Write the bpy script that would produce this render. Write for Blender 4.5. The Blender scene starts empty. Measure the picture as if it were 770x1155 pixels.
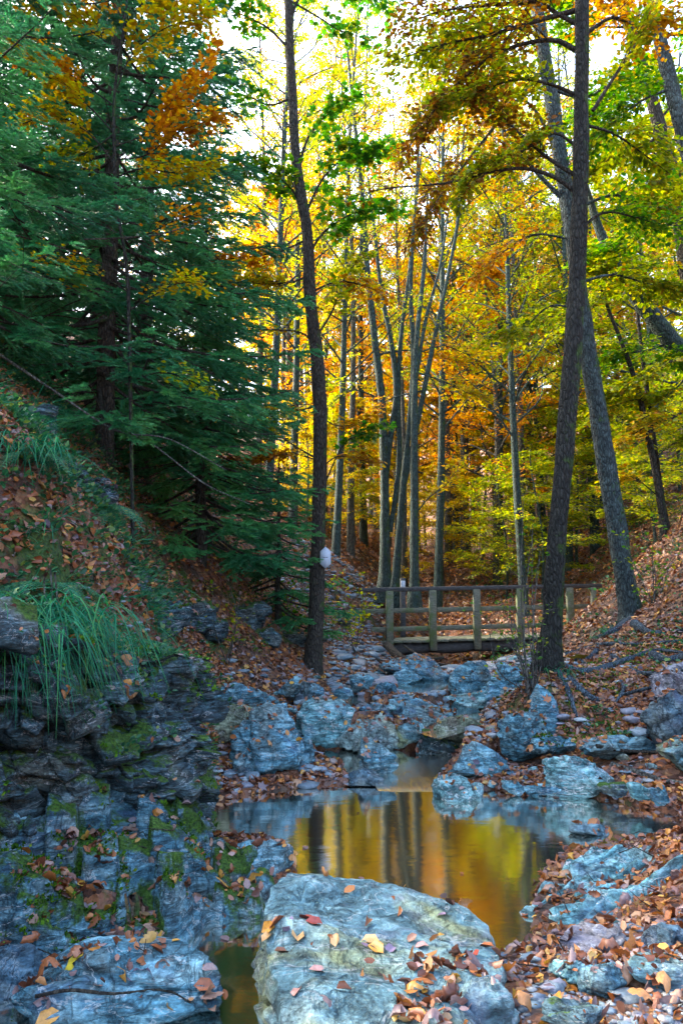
import bpy, bmesh, math, random
import numpy as np
from mathutils import Vector, Matrix
from mathutils.bvhtree import BVHTree

rng = np.random.default_rng(11)
random.seed(5)
SC = bpy.context.scene
COL = SC.collection
UP = np.array([0., 0., 1.])

# ------------------------------------------------------------------ camera geometry
FPX, CXP, CYP = 900.0, 385.0, 577.5
PITCH = math.radians(6.5)
CAMZ = 1.5
_f = np.array([0, math.cos(PITCH), math.sin(PITCH)])
_u = np.array([0, -math.sin(PITCH), math.cos(PITCH)])
def ray(px, py):
    return np.array([1., 0, 0])*(px-CXP)/FPX + _u*(CYP-py)/FPX + _f
def W(px, py, d):
    r = ray(px, py); return np.array([0, 0, CAMZ]) + r*(d/r[1])
def Z(px, py, z):
    r = ray(px, py); return np.array([0, 0, CAMZ]) + r*((z-CAMZ)/r[2])

# ------------------------------------------------------------------ noise
_g = np.random.default_rng(3)
_perm = _g.permutation(256); _val = _g.uniform(-1, 1, 256)
def _h(i, j, k):
    return _val[_perm[(_perm[(_perm[i & 255] + j) & 255] + k) & 255]]
def vnoise(p):
    p = np.asarray(p, float); i = np.floor(p).astype(int); f = p-i; f = f*f*(3-2*f)
    x, y, z = i[:, 0], i[:, 1], i[:, 2]; u, v, w = f[:, 0], f[:, 1], f[:, 2]
    a = _h(x, y, z)*(1-u)+_h(x+1, y, z)*u; b = _h(x, y+1, z)*(1-u)+_h(x+1, y+1, z)*u
    c = _h(x, y, z+1)*(1-u)+_h(x+1, y, z+1)*u; d = _h(x, y+1, z+1)*(1-u)+_h(x+1, y+1, z+1)*u
    return (a*(1-v)+b*v)*(1-w)+(c*(1-v)+d*v)*w
def fbm(p, o=4, gain=.5):
    s = 0; a = 1.
    for k in range(o):
        s = s+a*vnoise(p*2.03**k+17.3*k); a *= gain
    return s
def sstep(a, b, x):
    t = np.clip((x-a)/(b-a), 0, 1); return t*t*(3-2*t)
def nrm(v):
    return v/np.maximum(np.linalg.norm(v, axis=-1, keepdims=True), 1e-9)

# ------------------------------------------------------------------ object helpers
def link(o, parent=None):
    COL.objects.link(o)
    if parent is not None: o.parent = parent
    return o
def tag(o, label=None, cat=None, group=None, kind=None):
    if label: o['label'] = label
    if cat: o['category'] = cat
    if group: o['group'] = group
    if kind: o['kind'] = kind
    return o
def empty(name, loc, label=None, cat=None, group=None):
    o = bpy.data.objects.new(name, None); o.empty_display_size = .1
    o.location = [float(c) for c in loc]; link(o)
    return tag(o, label, cat, group)
def mesh_obj(name, verts, faces, mat, parent=None, rnd=None, smooth=False, origin=None, mats=None, midx=None):
    """faces: list of (M,k) int arrays.  origin: world point that becomes the object's origin."""
    verts = np.asarray(verts, float).reshape(-1, 3)
    if origin is None and parent is not None: off = np.array(parent.location)
    elif origin is None: off = np.array([verts[:, 0].mean(), verts[:, 1].mean(), verts[:, 2].min()])
    else: off = np.array(origin, float)
    if not isinstance(faces, (list, tuple)): faces = [faces]
    faces = [np.asarray(f, np.int64) for f in faces if len(f)]
    me = bpy.data.meshes.new(name)
    me.vertices.add(len(verts)); me.vertices.foreach_set('co', (verts-off).astype(np.float32).ravel())
    cnt = np.concatenate([np.full(len(f), f.shape[1]) for f in faces])
    flat = np.concatenate([f.ravel() for f in faces])
    me.loops.add(len(flat)); me.loops.foreach_set('vertex_index', flat.astype(np.int32))
    me.polygons.add(len(cnt)); st = np.concatenate([[0], np.cumsum(cnt)[:-1]])
    me.polygons.foreach_set('loop_start', st.astype(np.int32))
    if smooth: me.polygons.foreach_set('use_smooth', np.ones(len(cnt), bool))
    if midx is not None: me.polygons.foreach_set('material_index', np.asarray(midx, np.int32))
    me.update(calc_edges=True)
    if rnd is not None:
        a = me.attributes.new('rnd', 'FLOAT', 'FACE'); a.data.foreach_set('value', np.asarray(rnd, np.float32))
    for m in (mats or [mat]): me.materials.append(m)
    o = bpy.data.objects.new(name, me)
    if parent is None: o.location = off
    link(o, parent)
    return o
class Acc:
    def __init__(s): s.v = []; s.f = {}; s.r = {}; s.n = 0
    def add(s, v, faces, r=None):
        v = np.asarray(v, float).reshape(-1, 3)
        if not isinstance(faces, (list, tuple)): faces = [faces]
        for f in faces:
            f = np.asarray(f); k = f.shape[1]
            s.f.setdefault(k, []).append(f+s.n)
            rr = np.full(len(f), rng.random()) if r is None else np.broadcast_to(r, (len(f),))
            s.r.setdefault(k, []).append(rr)
        s.v.append(v); s.n += len(v)
    def data(s):
        ks = sorted(s.f)
        return np.concatenate(s.v), [np.concatenate(s.f[k]) for k in ks], np.concatenate([np.concatenate(s.r[k]) for k in ks])
    def obj(s, name, mat, parent=None, smooth=False, origin=None):
        v, f, r = s.data(); return mesh_obj(name, v, f, mat, parent, r, smooth, origin)

def spline(pts, step=None, n=None):
    pts = np.asarray(pts, float); P = np.vstack([2*pts[0]-pts[1], pts, 2*pts[-1]-pts[-2]])
    out = []
    m = n or 6
    for i in range(1, len(P)-2):
        for t in np.arange(m)/m:
            out.append(.5*((2*P[i])+(-P[i-1]+P[i+1])*t+(2*P[i-1]-5*P[i]+4*P[i+1]-P[i+2])*t*t+(-P[i-1]+3*P[i]-3*P[i+1]+P[i+2])*t**3))
    out.append(pts[-1]); return np.array(out)
def tube(acc, pts, rad, ns=8, rough=0., r=None, cap=False):
    pts = np.asarray(pts, float); n = len(pts); rad = np.broadcast_to(np.asarray(rad, float), (n,))
    T = nrm(np.gradient(pts, axis=0)); m = T.mean(0)
    ref = np.array([0, 1., 0]) if abs(m[1]) < .8*np.linalg.norm(m)+1e-9 else np.array([1., 0, 0])
    A = nrm(np.cross(T, ref)); B = np.cross(T, A)
    th = np.arange(ns)*2*math.pi/ns
    R = np.repeat(rad[:, None], ns, 1)
    V = pts[:, None]+R[..., None]*(np.cos(th)[None, :, None]*A[:, None]+np.sin(th)[None, :, None]*B[:, None])
    if rough > 0:
        q = V.reshape(-1, 3); nn = fbm(q*np.array([7, 7, 2.]), 3)+.5*fbm(q*30, 2)
        d = (V-pts[:, None]).reshape(-1, 3)
        V = (q+d*(rough*nn)[:, None]).reshape(n, ns, 3)
    i = np.arange(n-1)[:, None]*ns; j = np.arange(ns)[None]; j2 = (j+1) % ns
    F = np.stack([i+j, i+j2, i+ns+j2, i+ns+j], -1).reshape(-1, 4)
    fs = [F]
    if cap: fs += [np.array([[*range(ns)]]), np.array([[*range((n-1)*ns, n*ns)]])[:, ::-1]]
    acc.add(V.reshape(-1, 3), fs, r)

# ------------------------------------------------------------------ material helpers
class NT:
    def __init__(s, name, kind='mat'):
        s.m = bpy.data.materials.new(name); s.m.use_nodes = True; s.t = s.m.node_tree; s.t.nodes.clear()
    def n(s, typ, **kw):
        nd = s.t.nodes.new(typ)
        for k, v in kw.items():
            if k.startswith('i_'): nd.inputs[k[2:].replace('_', ' ')].default_value = v
            else: setattr(nd, k, v)
        return nd
    def l(s, a, b): s.t.links.new(a, b)
    def pos(s):
        return s.n('ShaderNodeNewGeometry').outputs['Position']
    def mapping(s, vec, scale=(1, 1, 1), rot=(0, 0, 0)):
        m = s.n('ShaderNodeMapping'); m.inputs['Scale'].default_value = scale; m.inputs['Rotation'].default_value = rot
        s.l(vec, m.inputs['Vector']); return m.outputs[0]
    def noise(s, vec, scale, detail=5, rough=.55, dist=0.):
        n = s.n('ShaderNodeTexNoise'); n.inputs['Scale'].default_value = scale; n.inputs['Detail'].default_value = detail
        n.inputs['Roughness'].default_value = rough; n.inputs['Distortion'].default_value = dist
        s.l(vec, n.inputs['Vector']); return n.outputs['Fac']
    def ramp(s, fac, stops, interp='LINEAR'):
        r = s.n('ShaderNodeValToRGB'); cr = r.color_ramp; cr.interpolation = interp
        while len(cr.elements) < len(stops): cr.elements.new(.5)
        for e, (p, c) in zip(cr.elements, sorted(stops, key=lambda a: a[0])):
            e.position = p; e.color = (*c, 1) if len(c) == 3 else c
        s.l(fac, r.inputs['Fac']); return r.outputs['Color']
    def mix(s, fac, a, b, blend='MIX'):
        m = s.n('ShaderNodeMix'); m.data_type = 'RGBA'; m.blend_type = blend
        for sock, v in ((m.inputs[0], fac), (m.inputs[6], a), (m.inputs[7], b)):
            if isinstance(v, (int, float)): sock.default_value = v
            elif isinstance(v, tuple): sock.default_value = (*v, 1)
            else: s.l(v, sock)
        return m.outputs[2]
    def math(s, op, a, b=0., c=None):
        m = s.n('ShaderNodeMath', operation=op)
        for k, v in enumerate((a, b) if c is None else (a, b, c)):
            if isinstance(v, (int, float)): m.inputs[k].default_value = v
            else: s.l(v, m.inputs[k])
        return m.outputs[0]
    def bump(s, h, strength, dist, normal=None):
        b = s.n('ShaderNodeBump'); b.inputs['Strength'].default_value = strength; b.inputs['Distance'].default_value = dist
        s.l(h, b.inputs['Height'])
        if normal is not None: s.l(normal, b.inputs['Normal'])
        return b.outputs[0]
    def out(s, shader): s.l(shader, s.n('ShaderNodeOutputMaterial').inputs['Surface']); return s.m
    def bsdf(s, col, rough=.7, normal=None, spec=.5, ior=None):
        p = s.n('ShaderNodeBsdfPrincipled')
        for k, v in (('Base Color', col), ('Roughness', rough)):
            if isinstance(v, tuple): p.inputs[k].default_value = (*v, 1)
            elif isinstance(v, (int, float)): p.inputs[k].default_value = v
            else: s.l(v, p.inputs[k])
        p.inputs['Specular IOR Level'].default_value = spec
        if ior: p.inputs['IOR'].default_value = ior
        if normal is not None: s.l(normal, p.inputs['Normal'])
        return p.outputs[0]

def rock_mat(name, dark, mid, light, tint=(.22, .2, .12), tint_amt=.35, moss=0., rot=(.5, .4, .3), vein=.5, layer=7., rough=.5, bump=1., jamt=.8, fiss=.62):
    t = NT(name); P = t.pos()
    m = t.mapping(P, (1, 1, layer), rot)
    a = t.noise(m, 3.2, 8, .66, .4); b = t.noise(P, 26, 6, .7); c = t.noise(P, 2.3, 3, .6, .6)
    base = t.ramp(t.math('MULTIPLY_ADD', b, .35, t.math('MULTIPLY', a, .75)), [(.38, dark), (.54, mid), (.72, light)])
    base = t.mix(t.math('MULTIPLY', t.ramp(c, [(.5, (0, 0, 0)), (.66, (1, 1, 1))]), tint_amt), base, tint)
    m2 = t.mapping(P, (1, 1, max(layer*.45, 1.5)), (rot[0]+.15, rot[1]-.1, rot[2])); a2 = t.noise(m2, 9, 7, .74, .5); base = t.mix(1., base, t.ramp(a2, [(.36, (.3,)*3), (.5, (.95,)*3), (.64, (1.6,)*3)]), 'MULTIPLY')
    b2 = t.noise(P, 60, 4, .75); base = t.mix(1., base, t.ramp(b2, [(.35, (.7,)*3), (.65, (1.3,)*3)]), 'MULTIPLY')
    # purple-grey patches and pale lichen spots
    c2 = t.noise(P, 4.1, 4, .6, .2)
    base = t.mix(t.math('MULTIPLY', t.ramp(c2, [(.56, (0, 0, 0)), (.68, (1, 1, 1))]), .45), base, (mid[0]*1.15, mid[1]*.72, mid[2]*1.02))
    vor = t.n('ShaderNodeTexVoronoi'); vor.inputs['Scale'].default_value = 42; t.l(P, vor.inputs['Vector'])
    sp = t.math('MULTIPLY', t.math('LESS_THAN', vor.outputs['Distance'], .22), t.ramp(c2, [(.3, (1, 1, 1)), (.5, (0, 0, 0))]))
    base = t.mix(t.math('MULTIPLY', sp, .5), base, (light[0]*1.1, light[1]*1.12, light[2]*.95))
    # fine quartz veins
    mv = t.mapping(P, (1.2, 1.2, 2.6), (rot[0]+.6, rot[1]-.5, .3)); vn = t.noise(mv, 2.4, 5, .6, .8)
    ve = t.math('LESS_THAN', t.math('ABSOLUTE', t.math('SUBTRACT', vn, .5)), .006)
    base = t.mix(t.math('MULTIPLY', ve, vein), base, (.5, .52, .5))
    # dark joints
    jm = t.mapping(P, (1, 1, layer*.7), rot)
    v2 = t.n('ShaderNodeTexVoronoi', feature='DISTANCE_TO_EDGE'); v2.inputs['Scale'].default_value = 3.1
    wj = t.n('ShaderNodeVectorMath', operation='ADD'); t.l(jm, wj.inputs[0])
    nz = t.n('ShaderNodeTexNoise'); nz.inputs['Scale'].default_value = 4; t.l(P, nz.inputs['Vector'])
    sc = t.n('ShaderNodeVectorMath', operation='SCALE'); sc.inputs['Scale'].default_value = .5; t.l(nz.outputs['Color'], sc.inputs[0]); t.l(sc.outputs[0], wj.inputs[1])
    t.l(wj.outputs[0], v2.inputs['Vector'])
    joint = t.ramp(v2.outputs['Distance'], [(0, (0, 0, 0)), (.035, (1, 1, 1))])
    base = t.mix(t.math('MULTIPLY', t.math('SUBTRACT', 1., joint), jamt), base, (dark[0]*.35, dark[1]*.35, dark[2]*.35))
    # thin dark fissures along and across the layers
    f1 = t.noise(t.mapping(P, (1, 1, layer*.55), rot), 2.2, 6, .62, .9); f2 = t.noise(t.mapping(P, (2.5, 1, 1), (rot[0]+1.2, rot[1]+.4, .9)), 2.6, 5, .6, .5)
    fs = t.math('MINIMUM', t.math('ABSOLUTE', t.math('SUBTRACT', f1, .5)), t.math('ADD', t.math('ABSOLUTE', t.math('SUBTRACT', f2, .47)), .003))
    fm = t.ramp(fs, [(.0, (0, 0, 0)), (.006, (.15,)*3), (.022, (1, 1, 1))])
    base = t.mix(t.math('MULTIPLY', t.math('SUBTRACT', 1., fm), fiss), base, (dark[0]*.4, dark[1]*.35, dark[2]*.35))
    if moss > 0:
        g = t.n('ShaderNodeNewGeometry'); sx = t.n('ShaderNodeSeparateXYZ'); t.l(g.outputs['Normal'], sx.inputs[0])
        mn = t.noise(P, 3.0, 7, .7)
        mk = t.math('ADD', t.math('MULTIPLY', sx.outputs[2], .18), mn)
        mk = t.ramp(mk, [(.72-.22*moss, (0, 0, 0)), (.79-.22*moss, (1, 1, 1))])
        mc = t.ramp(t.noise(P, 60, 3), [(.3, (.012, .035, .006)), (.6, (.05, .12, .012)), (.8, (.1, .18, .02))])
        base = t.mix(mk, base, mc)
    h1 = t.math('MULTIPLY', a, .8); h = t.math('ADD', h1, t.math('MULTIPLY', joint, .25*jamt))
    nm = t.bump(h, .75*bump, .08); nm = t.bump(fm, .6*bump, .025, nm); nm = t.bump(a2, .6*bump, .03, nm); nm = t.bump(b, .5*bump, .012, nm); nm = t.bump(t.noise(P, 110, 3, .7), .35*bump, .004, nm)
    return t.out(t.bsdf(base, t.ramp(b, [(.3, (rough,)*3), (.7, (rough+.3,)*3)]), nm, .25))

def leaf_mat(name, stops, trans=.5, rough=.55, dark=1., gloss=.12):
    t = NT(name); at = t.n('ShaderNodeAttribute', attribute_name='rnd')
    c = t.ramp(at.outputs['Fac'], stops)
    P = t.pos(); nz = t.noise(P, 1.1, 2); f = t.ramp(nz, [(.3, (.72,)*3), (.7, (1.18,)*3)])
    c = t.mix(1., c, f, 'MULTIPLY')
    nv = t.noise(P, 130, 2); c = t.mix(1., c, t.ramp(nv, [(.3, (.78,)*3), (.7, (1.15,)*3)]), 'MULTIPLY')
    d = t.bsdf(c, rough, None, gloss*3)
    if trans <= 0: return t.out(d)
    tr = t.n('ShaderNodeBsdfTranslucent'); hs = t.n('ShaderNodeHueSaturation'); hs.inputs['Saturation'].default_value = 1.15; hs.inputs['Value'].default_value = 1.5
    t.l(c, hs.inputs['Color']); t.l(hs.outputs[0], tr.inputs['Color'])
    mx = t.n('ShaderNodeMixShader'); mx.inputs[0].default_value = trans; t.l(d, mx.inputs[1]); t.l(tr.outputs[0], mx.inputs[2])
    return t.out(mx.outputs[0])

def bark_mat(name, dark, light, moss=.3, lichen=.2, side=(0, 0, 0)):
    t = NT(name); P = t.pos()
    m = t.mapping(P, (9, 9, 4)); a = t.noise(m, 2.4, 8, .7, .5)
    mv = t.mapping(P, (21, 21, 6)); v = t.n('ShaderNodeTexVoronoi', feature='DISTANCE_TO_EDGE'); v.inputs['Scale'].default_value = 1.7; t.l(mv, v.inputs['Vector'])
    cr = t.ramp(v.outputs['Distance'], [(0, (0, 0, 0)), (.25, (1, 1, 1))])
    base = t.ramp(a, [(.3, dark), (.7, light)])
    base = t.mix(t.math('MULTIPLY', t.math('SUBTRACT', 1., cr), .8), base, (dark[0]*.5, dark[1]*.5, dark[2]*.5))
    ln = t.noise(P, 9, 6, .7); base = t.mix(t.math('MULTIPLY', t.ramp(ln, [(.52, (0, 0, 0)), (.62, (1, 1, 1))]), lichen), base, (light[0]*1.9, light[1]*2.0, light[2]*1.9))
    g = t.n('ShaderNodeNewGeometry'); sx = t.n('ShaderNodeSeparateXYZ'); t.l(g.outputs['Normal'], sx.inputs[0])
    mn = t.math('ADD', t.noise(P, 5, 6, .7), t.math('MULTIPLY', sx.outputs[0], .12))
    mk = t.ramp(mn, [(.68-.2*moss, (0, 0, 0)), (.8-.2*moss, (1, 1, 1))])
    base = t.mix(t.math('MULTIPLY', mk, .8), base, t.ramp(t.noise(P, 70, 2), [(.3, (.015, .04, .008)), (.7, (.06, .12, .015))]))
    nm = t.bump(a, .9, .03); nm = t.bump(cr, .9, .02, nm)
    return t.out(t.bsdf(base, .85, nm, .25))

M = {}
M['slate'] = rock_mat('slate_blue', (.016, .055, .075), (.075, .21, .27), (.3, .52, .56), tint_amt=.4, jamt=.12)
M['slate_moss'] = rock_mat('slate_mossy', (.012, .04, .055), (.05, .145, .19), (.24, .43, .48), moss=.6, rot=(.55, -.5, .2), layer=6, jamt=.5)
M['teal'] = rock_mat('slate_teal', (.03, .085, .095), (.11, .28, .305), (.34, .57, .57), rot=(.35, -.75, .6), layer=6, vein=.9, jamt=.0)
M['cliff'] = rock_mat('cliff_rock', (.008, .016, .02), (.035, .075, .09), (.14, .25, .3), moss=.42, rot=(.5, -.6, .2), layer=8, jamt=.4)
M['boulder'] = rock_mat('boulder_rock', (.03, .08, .095), (.105, .21, .235), (.3, .44, .43), tint=(.27, .28, .1), tint_amt=.8, layer=2, vein=.35, rot=(.2, .9, .4), jamt=.0, bump=1.3, fiss=.3)
M['olive'] = rock_mat('olive_rock', (.06, .07, .045), (.17, .2, .13), (.32, .36, .26), moss=.1, layer=3, jamt=.3)
M['purple'] = rock_mat('purple_rock', (.06, .06, .08), (.17, .17, .21), (.34, .36, .38), layer=4, jamt=.2)
M['navy'] = rock_mat('navy_rock', (.02, .04, .07), (.05, .11, .15), (.14, .24, .3), layer=3, vein=.2, jamt=.2)
M['deep'] = rock_mat('deep_blue_rock', (.012, .045, .065), (.055, .165, .23), (.2, .39, .48), layer=4, vein=.4, jamt=.15, rot=(.9, .3, .1))
M['pale'] = rock_mat('pale_rock', (.07, .09, .09), (.17, .26, .255), (.37, .48, .46), tint=(.36, .34, .18), tint_amt=.5, layer=4, vein=.5, jamt=.1, rot=(.1, .8, .9))
M['soilrock'] = rock_mat('brown_slab', (.05, .035, .035), (.14, .1, .09), (.24, .2, .18), layer=8, moss=.2)

def pebble_mat():
    t = NT('pebbles'); at = t.n('ShaderNodeAttribute', attribute_name='rnd')
    c = t.ramp(at.outputs['Fac'], [(0, (.06, .08, .1)), (.25, (.14, .2, .24)), (.5, (.2, .2, .24)), (.7, (.1, .16, .2)), (.85, (.3, .36, .38)), (1, (.2, .15, .13))])
    P = t.pos(); b = t.noise(P, 40, 5, .7); c = t.mix(1., c, t.ramp(b, [(.3, (.6,)*3), (.7, (1.3,)*3)]), 'MULTIPLY')
    return t.out(t.bsdf(c, .5, t.bump(b, .6, .008), .4))
M['pebble'] = pebble_mat()
LIT = [(0, (.04, .016, .012)), (.16, (.13, .042, .02)), (.32, (.24, .08, .03)), (.48, (.34, .12, .035)), (.6, (.17, .11, .11)), (.7, (.26, .18, .17)), (.8, (.38, .19, .07)), (.9, (.42, .15, .03)), (.965, (.52, .3, .05)), (1, (.1, .085, .13))]
M['litter'] = leaf_mat('fallen_leaf', LIT, trans=.12, rough=.42, gloss=.16)
def ground_mat():
    t = NT('forest_floor'); P = t.pos()
    cols = None
    v = t.n('ShaderNodeTexVoronoi'); v.inputs['Scale'].default_value = 15; v.inputs['Randomness'].default_value = 1
    nz = t.n('ShaderNodeTexNoise'); nz.inputs['Scale'].default_value = 18; t.l(P, nz.inputs['Vector'])
    sc = t.n('ShaderNodeVectorMath', operation='SCALE'); sc.inputs['Scale'].default_value = .07; t.l(nz.outputs['Color'], sc.inputs[0])
    ad = t.n('ShaderNodeVectorMath', operation='ADD'); t.l(P, ad.inputs[0]); t.l(sc.outputs[0], ad.inputs[1]); t.l(ad.outputs[0], v.inputs['Vector'])
    sep = t.n('ShaderNodeSeparateColor'); t.l(v.outputs['Color'], sep.inputs[0])
    leaf = t.ramp(sep.outputs[0], [(0, (.03, .014, .01)), (.25, (.11, .04, .018)), (.5, (.2, .075, .03)), (.7, (.16, .09, .07)), (.85, (.28, .13, .04)), (1, (.1, .08, .09))])
    soil = t.ramp(t.noise(P, 14, 6, .7), [(.3, (.012, .012, .01)), (.7, (.055, .04, .03))])
    big = t.noise(P, .9, 5, .65); c = t.mix(t.ramp(big, [(.36, (1, 1, 1)), (.52, (0, 0, 0))]), leaf, soil)
    g = t.n('ShaderNodeNewGeometry'); sx = t.n('ShaderNodeSeparateXYZ'); t.l(g.outputs['Normal'], sx.inputs[0])
    mossn = t.math('ADD', t.noise(P, 1.7, 7, .7), t.math('MULTIPLY', t.math('SUBTRACT', 1., sx.outputs[2]), .25))
    mc = t.ramp(t.noise(P, 50, 3), [(.3, (.012, .03, .008)), (.7, (.05, .1, .015))])
    c = t.mix(t.ramp(mossn, [(.62, (0, 0, 0)), (.72, (1, 1, 1))]), c, mc)
    nm = t.bump(v.outputs['Distance'], .9, .05); nm = t.bump(t.noise(P, 45, 4, .7), .6, .02, nm)
    return t.out(t.bsdf(c, .75, nm, .3))
M['ground'] = ground_mat()
def water_mat(name, deep, rough, refl, sx, sy, st):
    t = NT(name); P = t.pos()
    m = t.mapping(P, (sx, sy, 1)); h = t.noise(m, 3, 3, .5, .3)
    nm = t.bump(h, st, .02)
    dp = t.noise(P, 1.2, 4, .6, .5)
    col = t.ramp(dp, [(.35, deep), (.7, (deep[0]*2.2, deep[1]*1.7, deep[2]*1.2))])
    g = t.n('ShaderNodeBsdfGlossy'); g.inputs['Roughness'].default_value = rough; g.inputs['Color'].default_value = (1, .97, .9, 1); t.l(nm, g.inputs['Normal'])
    d = t.n('ShaderNodeBsdfDiffuse'); t.l(col, d.inputs['Color'])
    fr = t.n('ShaderNodeFresnel'); fr.inputs['IOR'].default_value = 1.33
    f = t.math('ADD', refl, fr.outputs[0]); f = t.math('MINIMUM', f, .97)
    mx = t.n('ShaderNodeMixShader'); t.l(f, mx.inputs[0]); t.l(d.outputs[0], mx.inputs[1]); t.l(g.outputs[0], mx.inputs[2])
    return t.out(mx.outputs[0])
M['pool'] = water_mat('pool_water', (.008, .02, .024), .08, .93, 1.2, 3.0, .07)
M['silk'] = water_mat('silky_water', (.05, .075, .11), .2, .72, 5, 1.2, .4)
# ------------------------------------------------------------------ terrain
ctrl = []
for px, py, z in [(700,1120,.22),(560,1120,.2),(640,1066,.1),(750,1040,.16),(790,990,.18),(790,940,.22),(770,920,.12),
                  (640,898,.05),(600,872,.08),(700,880,.14),(765,890,.24),(650,850,.17),(765,842,.42),(700,838,.3),(600,838,.2),(545,880,.05),
                  (240,896,.03),(300,886,.04),(370,876,.04),(222,862,.2),(300,835,.28),(210,795,.5),(280,775,.5),(350,840,.1),
                  (560,815,.28),(520,830,.18),(480,820,.18),(380,810,.28),(340,800,.38),(470,790,.28),(560,790,.36),(420,770,.42),(540,770,.45),
                  (220,925,.0),(150,900,.25),(60,900,.4),(0,890,.55),(0,1000,.3),(100,1000,.2),(200,1020,.0),(100,1060,-.08),(0,1070,-.05),(-80,1000,.5),(-100,1160,-.1),(0,1160,-.1),(120,1200,-.1)]:
    ctrl.append(Z(px, py, z))
for px, py, d in [(622,750,8.25),(600,768,8.0),(660,757,8.2),(720,750,8.5),(775,735,8.6),(680,722,10),(712,695,11),(775,650,10.5),(790,600,11.5),(790,560,13),
                  (672,722,16.5),(700,690,17),(700,640,20),(770,560,20),(600,655,24),(520,662,24),(560,620,31),(640,600,29),(720,560,29),(790,490,32),
                  (450,672,23),(430,662,21),(400,650,22),(480,612,45),(600,545,45),(720,470,46),(400,600,50),(500,560,70),(300,520,50),(200,430,40),
                  (335,757,11.5),(355,756,12),(410,748,14),(500,752,15),(560,750,15),(395,705,16.2),(402,660,17.5),(340,705,13.5),(300,700,12),(260,705,10.5),(215,700,9.5),(180,722,8.2),
                  (320,650,15),(250,625,13),(200,610,11),(160,640,8.3),(135,625,7.2),(100,500,9),(0,400,9),(200,530,16),(300,560,24),
                  (172,700,6.0),(60,640,5.0),(0,600,4.8),(60,520,6.2),(-60,450,6),(-100,560,4.4),(-160,700,3.4)]:
    ctrl.append(W(px, py, d))
for p in [(-3,0,1.6),(-3.2,2,1.8),(-1.4,1.6,.05),(-1.2,0,.25),(1,0,.25),(3.2,0,1),(0,-4,.2),(2.9,3.6,.75),(2.6,2.4,.55),(3.4,5,.9),(4,7,1.4),
          (-15,10,9),(-13,2,9),(15,10,8.5),(14,0,8),(-20,30,15),(26,30,15),(-32,60,25),(38,60,24),(0,92,13),(0,140,27),(-62,100,42),(62,100,42),
          (0,-15,.4),(-15,-15,9),(15,-15,8),(-5,4.5,4.0),(-6,-4,4.5),(6,-4,3.6),(6.5,6,3.3),(1.5,17,.25),(3.4,17,.3),(1.5,19,.5),(3.2,19.3,.6),(0,200,45),(-180,0,60),(180,0,60),(-150,180,70),(150,180,70),(0,-120,10),(-120,-100,50),(120,-100,50)]:
    ctrl.append(np.array(p, float))
ctrl = np.array(ctrl)
def _phi(r2): return np.where(r2 > 0, .5*r2*np.log(np.maximum(r2, 1e-12)), 0)
_n = len(ctrl); _K = _phi(((ctrl[:, None, :2]-ctrl[None, :, :2])**2).sum(-1))+np.eye(_n)*.02
_Q = np.hstack([np.ones((_n, 1)), ctrl[:, :2]])
_A = np.block([[_K, _Q], [_Q.T, np.zeros((3, 3))]])
_w = np.linalg.solve(_A, np.concatenate([ctrl[:, 2], np.zeros(3)]))
def tps(x, y):
    P = np.stack([x, y], -1).reshape(-1, 2); out = np.empty(len(P))
    for a in range(0, len(P), 20000):
        q = P[a:a+20000]; r2 = ((q[:, None]-ctrl[None, :, :2])**2).sum(-1)
        out[a:a+20000] = _phi(r2) @ _w[:_n]+_w[_n]+q @ _w[_n+1:]
    return out
def sdf(poly, x, y):
    """signed distance, positive inside"""
    p = np.stack([x, y], -1).reshape(-1, 2); d = np.full(len(p), 1e9); ins = np.zeros(len(p), bool)
    for a, b in zip(poly, np.roll(poly, -1, 0)):
        e = b-a; t = np.clip(((p-a) @ e)/(e @ e), 0, 1); d = np.minimum(d, np.linalg.norm(p-a-t[:, None]*e, axis=1))
        c = ((a[1] > p[:, 1]) != (b[1] > p[:, 1]))
        xx = (b[0]-a[0])*(p[:, 1]-a[1])/(b[1]-a[1]+1e-12)+a[0]; ins ^= c & (p[:, 0] < xx)
    return np.where(ins, d, -d)
def pool(pts, z): return np.array([Z(px, py, z)[:2] for px, py in pts]), z
POOLS = [
 pool([(228,918),(240,905),(300,893),(380,884),(440,881),(500,883),(545,890),(590,893),(640,897),(700,905),(765,918),(790,932),(765,944),(700,952),(640,962),(605,1000),(600,1075),(560,1100),(520,1250),(300,1300),(-150,1300),(-150,1075),(0,1066),(60,1062),(140,1055),(215,1035),(255,1012),(300,1008),(332,995),(330,960),(300,948),(240,948)], 0.),
 pool([(352,842),(400,838),(440,840),(470,842),(505,832),(526,822),(545,832),(532,850),(520,864),(490,880),(440,884),(395,884),(385,868),(360,862)], .012),
 pool([(478,800),(520,786),(560,792),(566,803),(540,812),(515,824),(495,832),(480,826)], .24),
 pool([(440,770),(480,762),(512,766),(515,777),(480,785),(450,784)], .33),
 pool([(370,785),(395,782),(420,788),(425,796),(400,802),(378,797)], .3),
]
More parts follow.
